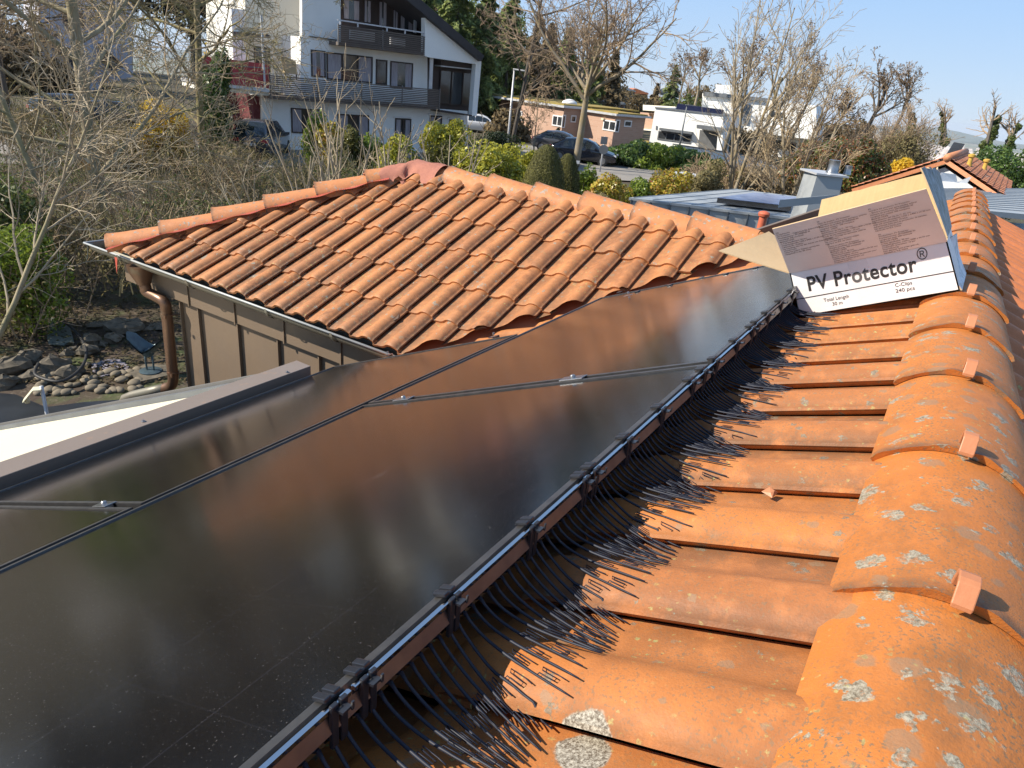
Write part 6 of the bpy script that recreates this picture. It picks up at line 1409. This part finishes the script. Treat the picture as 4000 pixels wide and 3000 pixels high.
# photinia, ivy bushes, forsythia right
for i, (px, pt, d, R, s, n, mt, lb, nm) in enumerate((
    (3280, 520, 34, (1.6, 1.4, 1.6), .085, 7500, 'l_photinia', 'red tipped green photinia behind the chimney', 'photinia'),
    (3400, 560, 33, (1.4, 1.2, 1.5), .085, 6000, 'l_photinia', 'second red tipped photinia, right of the chimney', 'photinia'),
    (3170, 560, 36, (1.4, 1.2, 1.5), .085, 4500, 'l_photinia', 'brown green shrub left of the red tipped photinia', 'photinia'),
    (3560, 520, 46, (2.0, 2, 1.8), .07, 4500, 'l_thicket', 'tall olive brown willow thicket behind the tiled gable', 'thicket'),
    (3470, 520, 50, (2.4, 2, 2.0), .10, 5000, 'l_conifer_brown', 'brown thicket between the photinias and the willow thicket', 'thicket'),
    (3540, 625, 28, (.7, .5, .45), .05, 1500, 'l_yellow', 'yellow forsythia twigs peeping over the tiled roof edge', 'forsythia'),
    (3880, 650, 34, (1.2, 1, .9), .09, 3500, 'l_ivy', 'ivy covered bush left of the bright tree at the right edge', 'shrub'),
    (3975, 560, 30, (1.35, 1.5, 2.0), .06, 9000, 'l_hedge', 'rounded bright green tree at the right edge', 'leafy_tree'),
    (3790, 600, 32, (.9, .9, .6), .07, 2500, 'l_ivy', 'low ivy bush behind the apex of the tiled gable', 'shrub'))):
    tp = at(px, pt, d); b = V((tp.x, tp.y, tp.z - R[2] * 1.9)); bush(nm, lb, 'shrub' if i != 7 else 'tree', b, R, n, s, M[mt], 170 + i, 26, .36)
# ---- conifers and the wooded slope behind the brick house
def conifer(label, px, pt, d, rb, n, mt, seed, s=.22, group='conifers behind the houses'):
    tp = at(px, pt, d); z = ground_z(tp.x, tp.y); b = V((tp.x, tp.y, z)); h = tp.z - z; rr = random.Random(seed); t = thing('conifer', label, 'conifer', b, group)
    mb = MB(); mb.tube([b, b + V((0, 0, h * .97))], [.22, .03], 7); mb.build('trunk', M['bark_dark'], t); mb = MB()
    bo = []
    for k in range(int(h * 9)):
        f = .05 + .93 * (k + rr.random()) / (h * 9); a = rr.uniform(0, 6.283); bo.append((f, a, rb * (1 - f) ** .75 * rr.uniform(.65, 1.1)))
    for _ in range(n):
        f, a, q = rr.choice(bo); u = rr.random() ** .7; p = b + V((math.cos(a) * q * u, math.sin(a) * q * u, f * h - .32 * q * u * u + rr.gauss(0, .10))); leafq(mb, p + unit(rr) * .22 * (1 - u * .5), rr, s * (.6 + .6 * rr.random()), V((math.cos(a), math.sin(a), 1.2)))
    mb.build('foliage', mt, t); return t
for i, (px, pt, d, rb, n, mt, lb) in enumerate((
    (1690, -190, 62, 3.4, 7000, 'l_conifer', 'tall green pine right above the roof of the white house'), (1800, -160, 58, 3.2, 8500, 'l_conifer', 'tall green spruce right of the white house gable'), (1905, -120, 60, 3.0, 8500, 'l_conifer', 'dark green spruce directly right of the tall one by the gable'),
    (2010, -60, 66, 2.8, 6500, 'l_conifer', 'green spruce behind the left street lamp'), (2110, 60, 70, 2.6, 5500, 'l_conifer_brown', 'brownish spruce right of the left street lamp'), (2230, 110, 72, 2.2, 5200, 'l_conifer', 'pointed spruce left of the fork of the bare street tree'),
    (2330, 150, 76, 2.2, 5000, 'l_conifer', 'pointed spruce behind the fork of the bare street tree'), (2160, 90, 80, 2.8, 5000, 'l_conifer_brown', 'rusty brown conifer behind the bare street tree'), (1890, 200, 64, 2.2, 5500, 'l_conifer', 'low broad fir behind the corner of the white house'), (1750, 60, 75, 3.2, 5500, 'l_conifer_brown', 'brown tree crown just above the dark gable roof'),
    (2645, 255, 105, 2.4, 2600, 'l_conifer', 'small dark fir on the skyline left of the modern house'), (2570, 330, 110, 1.8, 1500, 'l_conifer_brown', 'small brown fir left of the skyline fir'), (2410, 190, 85, 2.0, 3800, 'l_conifer_brown', 'reddish conifer right of the fork of the bare street tree'))):
    conifer(lb, px, pt, d, rb * 1.45, int(n * 1.4), M[mt], 200 + i, .27 if d < 90 else .3)
for i, (px, pt, d, R, n, mt, lb) in enumerate(((2480, 365, 95, (4, 3, 2.4), 4200, 'l_conifer_brown', 'brown shrubbery between the distant roofs'), (2300, 330, 85, (4, 3, 2.6), 4200, 'l_conifer_brown', 'brown woodland clump behind the mossy brick roof'), (2770, 340, 100, (5, 3, 2.6), 3800, 'l_conifer_brown', 'brown skyline trees left of the modern house tower'), (2680, 380, 85, (3, 2.5, 2), 3200, 'l_ivy', 'dark ivy bush left of the taller modern house'),
     (1990, 450, 55, (2.2, 1.5, 1.8), 3600, 'l_conifer_brown', 'brown undergrowth beside the left street lamp'), (3330, 470, 75, (4, 3, 2.4), 3600, 'l_conifer_brown', 'pale brown scrub under the acacias'), (2120, 270, 90, (6, 4, 5), 6000, 'l_conifer_brown', 'brown wooded slope behind the spruces'), (1930, 120, 95, (7, 4, 9), 7000, 'l_conifer', 'green wooded slope at the top above the spruces'), (40, 70, 50, (4, 3, 4), 5000, 'l_conifer_brown', 'brown crown at the top left corner'),
     (2590, 390, 110, (4, 3, 1.6), 2500, 'l_conifer_brown', 'low brown shrubs below the distant white house'), (2940, 500, 60, (2.5, 2, 2.0), 3500, 'l_conifer_brown', 'brown shrub behind the many stemmed tree'))):
    tp = at(px, pt, d); b = V((tp.x, tp.y, tp.z - R[2] * 1.9)); b.z = min(b.z, max(ground_z(b.x, b.y), b.z)); bush('far_shrub', lb, 'shrub', b, R, n, .16, M[mt], 230 + i, 26, .34)
for i, (px, pt, d, R, mt, lb) in enumerate(((1830, 0, 85, (7, 4, 8), 'l_conifer', 'green woodland mass filling the gap above the gable of the white house'), (2020, 60, 88, (7, 4, 8), 'l_conifer', 'olive woodland behind the top of the left street lamp'), (2180, 190, 92, (7, 4, 7), 'l_conifer_brown', 'rusty woodland behind the left half of the bare street tree'), (2330, 260, 95, (7, 4, 5), 'l_conifer_brown', 'rusty woodland behind the right half of the bare street tree'), (1700, -60, 80, (6, 4, 8), 'l_conifer_brown', 'brown woodland above the dark gable roof edge'))):
    tp = at(px, pt, d); b = V((tp.x, tp.y, tp.z - R[2] * 1.9)); bush('woodland_clump', lb, 'trees', b, R, 9000, .20, M[mt], 260 + i, 40, .28)
for i, (px, pt, d, R, mt, lb) in enumerate(((-1300, -900, 62, (9, 6, 12), 'l_wood', 'dark wooded slope outside the left edge of the photo'), (-700, -800, 66, (9, 6, 12), 'l_wood', 'dark wooded slope left of the grey apartment house'), (-150, -700, 84, (9, 5, 11), 'l_wood', 'dark brown wood above the grey apartment house'), (350, -600, 86, (9, 5, 10), 'l_wood', 'dark brown wood behind the top of the big bare tree'), (700, -450, 88, (7, 5, 9), 'l_wood', 'dark brown wood left of the white house roof'))):
    tp = at(px, pt, d); b = V((tp.x, tp.y, tp.z - R[2] * 1.9)); bush('woodland_clump', lb, 'trees', b, R, 11000, .26, M[mt], 270 + i, 44, .30)
for i, (px, py, d, L, lb) in enumerate(((90, 640, 27, 2.2, 'olive leaved shrub hiding the street at the left edge'), (230, 650, 27, 2.3, 'olive leaved shrub hiding the street left of the big trunk'), (480, 640, 26, 2.0, 'olive leaved shrub hiding the street right of the big trunk'), (900, 680, 25, 1.7, 'olive leaved shrub below the driveway of the white house'))):
    b, _ = stand(px, py, d); b.z = -4.25; rr = random.Random(700 + i); t = thing('verge_shrub', lb, 'shrub', b, 'shrubs along the street verge'); mb = (MB(), MB())
    for j in range(24): grow(mb, rr, b + V((rr.uniform(-1.4, 1.4), rr.uniform(-.8, .8), -.1)), (V((0, 0, 1)) + V((rr.uniform(-.6, .6), rr.uniform(-.6, .6), 0))).normalized(), L * rr.uniform(.6, 1.1), .018, 0, dict(PU, rmin=.008), None)
    mb[0].build('stems', M['twig_brown'], t); mb[1].build('twigs', M['twig_moss'], t)
    mb = MB(); crown(mb, rr, b + V((0, 0, L * .4)), (1.8, 1.0, L * .45), 3000, .05, 20, .35); mb.build('leaves', M['l_thicket'], t)
# ---- street tree with spreading bare crown
PT = dict(n=[5, 8, 7, 5, 4], wob=[.03, .12, .18, .22, .25], up=[.0, .05, .035, .02, .01], tap=[.35, .75, .8, .75, .5], sides=[10, 7, 5, 4, 3], k=[8, 9, 8, 5], start=[.75, .2, .15, .1], ang=[52, 42, 42, 45], rat=[1.85, .58, .5, .5], rr=[.55, .42, .45, .5], rmin=.011, split=2)
b, _ = stand(2250, 640, 42); tree('street_tree', 'bare street tree with pale forked trunk and wide crown of fine twigs', b, (0.03, -0.02, 1), 4.9, .24, PT, 44, (M['bark_tan'], M['twig_brown']))
b, _ = stand(2000, 560, 49); tree('bare_tree', 'dark stemmed bare tree behind the left street lamp', b, (0.0, -0.05, 1), 12, .17, dict(PB, rmin=.014, k=[13, 8, 6, 3]), 46, (M['bark_dark'], M['twig_brown']))
b, _ = stand(2080, 640, 44); tree('small_tree', 'small bare shrub like tree before the lit brick wall', b, (0.0, 0, 1), 3.4, .05, dict(PB, rmin=.010, k=[12, 7, 5, 3], ang=[35, 40, 42, 45], start=[.1, .1, .1, .1]), 47, (M['bark_tan'], M['twig_brown']))
# ---- many stemmed tree at the right with yellow lichen
side = UF; fk = []
for a, L, r in ((-.30, 7.2, .085), (-.12, 8.6, .10), (.06, 8.8, .10), (.26, 8.0, .09), (.48, 6.8, .085), (.70, 5.6, .07), (-.5, 4.8, .05)): fk.append((V((0, 0, 1)) + side * a + V((FWD.x, FWD.y, 0)) * random.Random(int(a * 100) + 9).uniform(-.2, .2), L, r))
PR = dict(n=[9, 7, 6, 4], wob=[.07, .12, .16, .2], up=[.055, .07, .05, .02], tap=[.8, .8, .75, .5], sides=[8, 5, 4, 3], k=[10, 8, 5], start=[.2, .15, .1], ang=[34, 36, 40], rat=[.45, .45, .42], rr=[.42, .45, .5], rmin=.0085, split=1)
b, _ = stand(2868, 735, 31, -4.4); tree('many_stemmed_tree', 'tall many stemmed bare tree with yellow lichened bark in front of the modern houses', b, None, 0, 0, PR, 50, (M['bark_tan'], M['twig_grey']), forks=[f for f in fk[:5]])
b, _ = stand(3090, 760, 29.5, -4.4); tree('many_stemmed_tree', 'bare tree with low spreading lichened limbs left of the chimney', b, None, 0, 0, PR, 51, (M['bark_tan'], M['twig_pale']), forks=[(V((0, 0, 1)) + side * a, L * .8, r) for a, L, r in ((-.75, 5, .08), (-.2, 7, .10), (.25, 7.0, .09), (.6, 6, .07), (.05, 7.4, .09))])
# ---- seed hung acacias
PA = dict(n=[6, 7, 6, 5, 3], wob=[.10, .18, .24, .28, .3], up=[.02, .06, .03, .01, 0], tap=[.4, .75, .75, .7, .5], sides=[8, 6, 4, 3, 3], k=[6, 7, 6, 4], start=[.5, .25, .2, .1], ang=[36, 40, 45, 45], rat=[.85, .55, .45, .4], rr=[.6, .45, .5, .5], rmin=.014, split=2)
for i, (px, pb, pt, d, r, lb, sd, lean) in enumerate((
    (2925, 620, 150, 46, .15, 'acacia hung with brown seed pods left of the widest one', .9, .1), (3060, 640, 120, 44, .17, 'wide acacia crown full of brown seed pods behind the many stemmed tree', .95, .25), (2760, 430, 170, 66, .14, 'thin acacia on the skyline left of the modern house tower', .7, .05), (2690, 420, 185, 78, .12, 'ivy footed bare tree on the skyline left of the acacias', .3, 0),
    (3300, 600, 330, 52, .13, 'crooked bare acacia left of the ivy clad ones', .5, .1), (3450, 590, 240, 52, .18, 'crooked double stemmed acacia rising over the photinias', .6, .18), (3560, 570, 240, 56, .16, 'ivy clad acacia leaning right against the sky', .6, .25), (3170, 560, 230, 55, .15, 'brown acacia between the many stemmed tree and the open sky', .9, .1))):
    tp = at(px, pt, d); z = at(px, pb, d).z; b = V((tp.x, tp.y, z)); h = tp.z - z
    tree('acacia', lb, b, V((0, 0, 1)) + UF * lean, h * .66, r, dict(PA), 300 + i, (M['bark_dark'] if i in (5, 6) else M['bark_tan'], M['twig_brown']), seeds=(M['l_seed'], sd * .55, 2, .075 if d < 60 else .10), group='acacias on the skyline')
def ivy(label, px, pb, pt, d, seed, lean):
    p0 = at(px, pb, d); p1 = at(px + lean, pt, d); rr = random.Random(seed); t = thing('ivy_tree', label, 'tree', p0, 'ivy clad trees'); mb = (MB(), MB()); L = (p1 - p0).length
    grow(mb, rr, p0, (p1 - p0).normalized(), L, .16, 0, dict(PA, n=[7, 6, 5], k=[9, 7], start=[.45, .1], ang=[42, 45], rat=[.62, .5], rr=[.4, .5], tap=[.8, .8, .6], up=[0, .06, .03], wob=[.08, .2, .25], sides=[6, 4, 3], split=1, rmin=.012), None)
    mb[0].build('trunk', M['bark_dark'], t); mb[1].build('branches', M['twig_brown'], t); mb = MB()
    for k in range(9): q = p0.lerp(p1, k / 9.5); w_ = (1 - k / 10) * L * .075 + .10; crown(mb, rr, q + unit(rr) * .12, (w_, w_, w_ * 1.3), 420, .075, 8, .5)
    mb.build('ivy', M['l_ivy'], t)
ivy('leaning ivy clad tree left of the bright tree at the right edge', 3820, 640, 425, 40, 400, 95); ivy('smaller leaning ivy clad tree closest to the right edge', 3905, 640, 470, 40, 401, 80)
ivy('ivy covered stump like tree under the double stemmed acacia', 3545, 560, 430, 50, 402, 30); ivy('ivy covered trunk below the leaning acacia', 3690, 560, 420, 54, 403, -8); ivy('ivy column left of the modern house tower', 2690, 440, 330, 70, 404, 3)
for i, (px, pt, d, L, n, lb) in enumerate(((3560, 470, 46, 4.2, 60, 'fan of bare willow rods rising behind the tiled gable'), (3450, 520, 48, 3.6, 50, 'bare brown rods between the photinias and the willow'), (2770, 650, 33, 2.4, 50, 'bare rods standing in the olive brown tangle'), (2930, 640, 32, 2.6, 50, 'bare rods at the feet of the many stemmed tree'))):
    tp = at(px, pt, d); b = V((tp.x, tp.y, tp.z - L * .95)); rr = random.Random(500 + i); t = thing('rod_thicket', lb, 'shrub', b, 'bare rod thickets'); mb = (MB(), MB())
    for j in range(n): grow(mb, rr, b + V((rr.uniform(-.8, .8), rr.uniform(-.6, .6), 0)), (V((0, 0, 1)) + UF * rr.uniform(-.6, .6) + V((rr.uniform(-.3, .3), rr.uniform(-.3, .3), 0))).normalized(), L * rr.uniform(.6, 1.1), .03, 0, dict(PU, rmin=.011), None)
    mb[0].build('stems', M['bark_tan'], t); mb[1].build('twigs', M['twig_brown'], t)
# bird house on a stem
p = at(345, 662, 13.6); bh = thing('bird_house', 'small orange wooden bird house among the branches of the big bare tree', 'bird house', p)
s_ = UF * .055; e_ = V((-FWD.x, -FWD.y, 0)).normalized() * .09; mb = MB(); mb.ext([p - s_, p + s_, p + s_ + V((0, 0, .15)), p + V((0, 0, .21)), p - s_ + V((0, 0, .15))], e_); mb.build('nest_box', M['bird_wood'], bh)
for sg in (-1, 1): mb = MB(); mb.ob(p + V((0, 0, .212)) - e_ * .15, s_ * sg * 1.5 + V((0, 0, -.085)), e_ * 1.3, V((0, 0, .012))); mb.build('roof', M['kraft'], bh)
mb = MB(); c_ = p + e_ * 1.003 + V((0, 0, .10)); mb.tube([c_, c_ + e_ * .03], .014, 12); mb.build('entry_hole', M['rubber'], bh)
# leaf litter and rough grass on the bank
mb = MB(); rr = random.Random(9)
for _ in range(9000):
    px = rr.uniform(-200, 1000); py = rr.uniform(640, 1500); q = hz(px, py, -4.235)
    if q.length > 40: continue
    leafq(mb, q + V((0, 0, rr.uniform(0, .03))), rr, rr.uniform(.02, .05), V((0, 0, 1.5)))
tag(mb.build('leaf_litter', leaf('litter', (0.17, 0.11, 0.06), (0.09, 0.08, 0.03), 3, 0.9), at_=(8, 12, -4.25)), 'scattered dead leaves and bits of moss on the garden bank', 'leaf litter', kind='stuff')
mb = MB()
for _ in range(9000):
    px = rr.uniform(-200, 1700); py = rr.uniform(600, 720); q = hz(px, py, -4.24)
    if q.length > 60: continue
    h = rr.uniform(.04, .12); a = rr.uniform(0, 3.14); u = V((math.cos(a), math.sin(a), 0)) * .012; mb.add([q - u, q + u, q + V((rr.uniform(-.03, .03), rr.uniform(-.03, .03), h))], [(0, 1, 2)])
tag(mb.build('rough_grass', leaf('grass', (0.16, 0.19, 0.04), (0.11, 0.10, 0.04), 1, 0.8), at_=(20, 20, -4.25)), 'rough olive grass along the street verge', 'grass', kind='stuff')
HAZE = 0.00006
# ================================================================== HAZE over the far plain
hz_ = bpy.data.materials.new('haze air'); hz_.use_nodes = True; n_ = hz_.node_tree
for x in list(n_.nodes):
    if x.type == 'BSDF_PRINCIPLED': n_.nodes.remove(x)
pv = n_.nodes.new('ShaderNodeVolumePrincipled'); pv.inputs['Color'].default_value = (0.75, 0.85, 1.0, 1); pv.inputs['Density'].default_value = HAZE; pv.inputs['Anisotropy'].default_value = 0.0
n_.links.new(pv.outputs[0], n_.nodes['Material Output'].inputs['Volume'])
mb = MB(); mb.box((-13000, -13000, -400), (13000, 13000, 30)); h_ = mb.build('haze', hz_, at_=(0, 0, -400)); h_['kind'] = 'stuff'
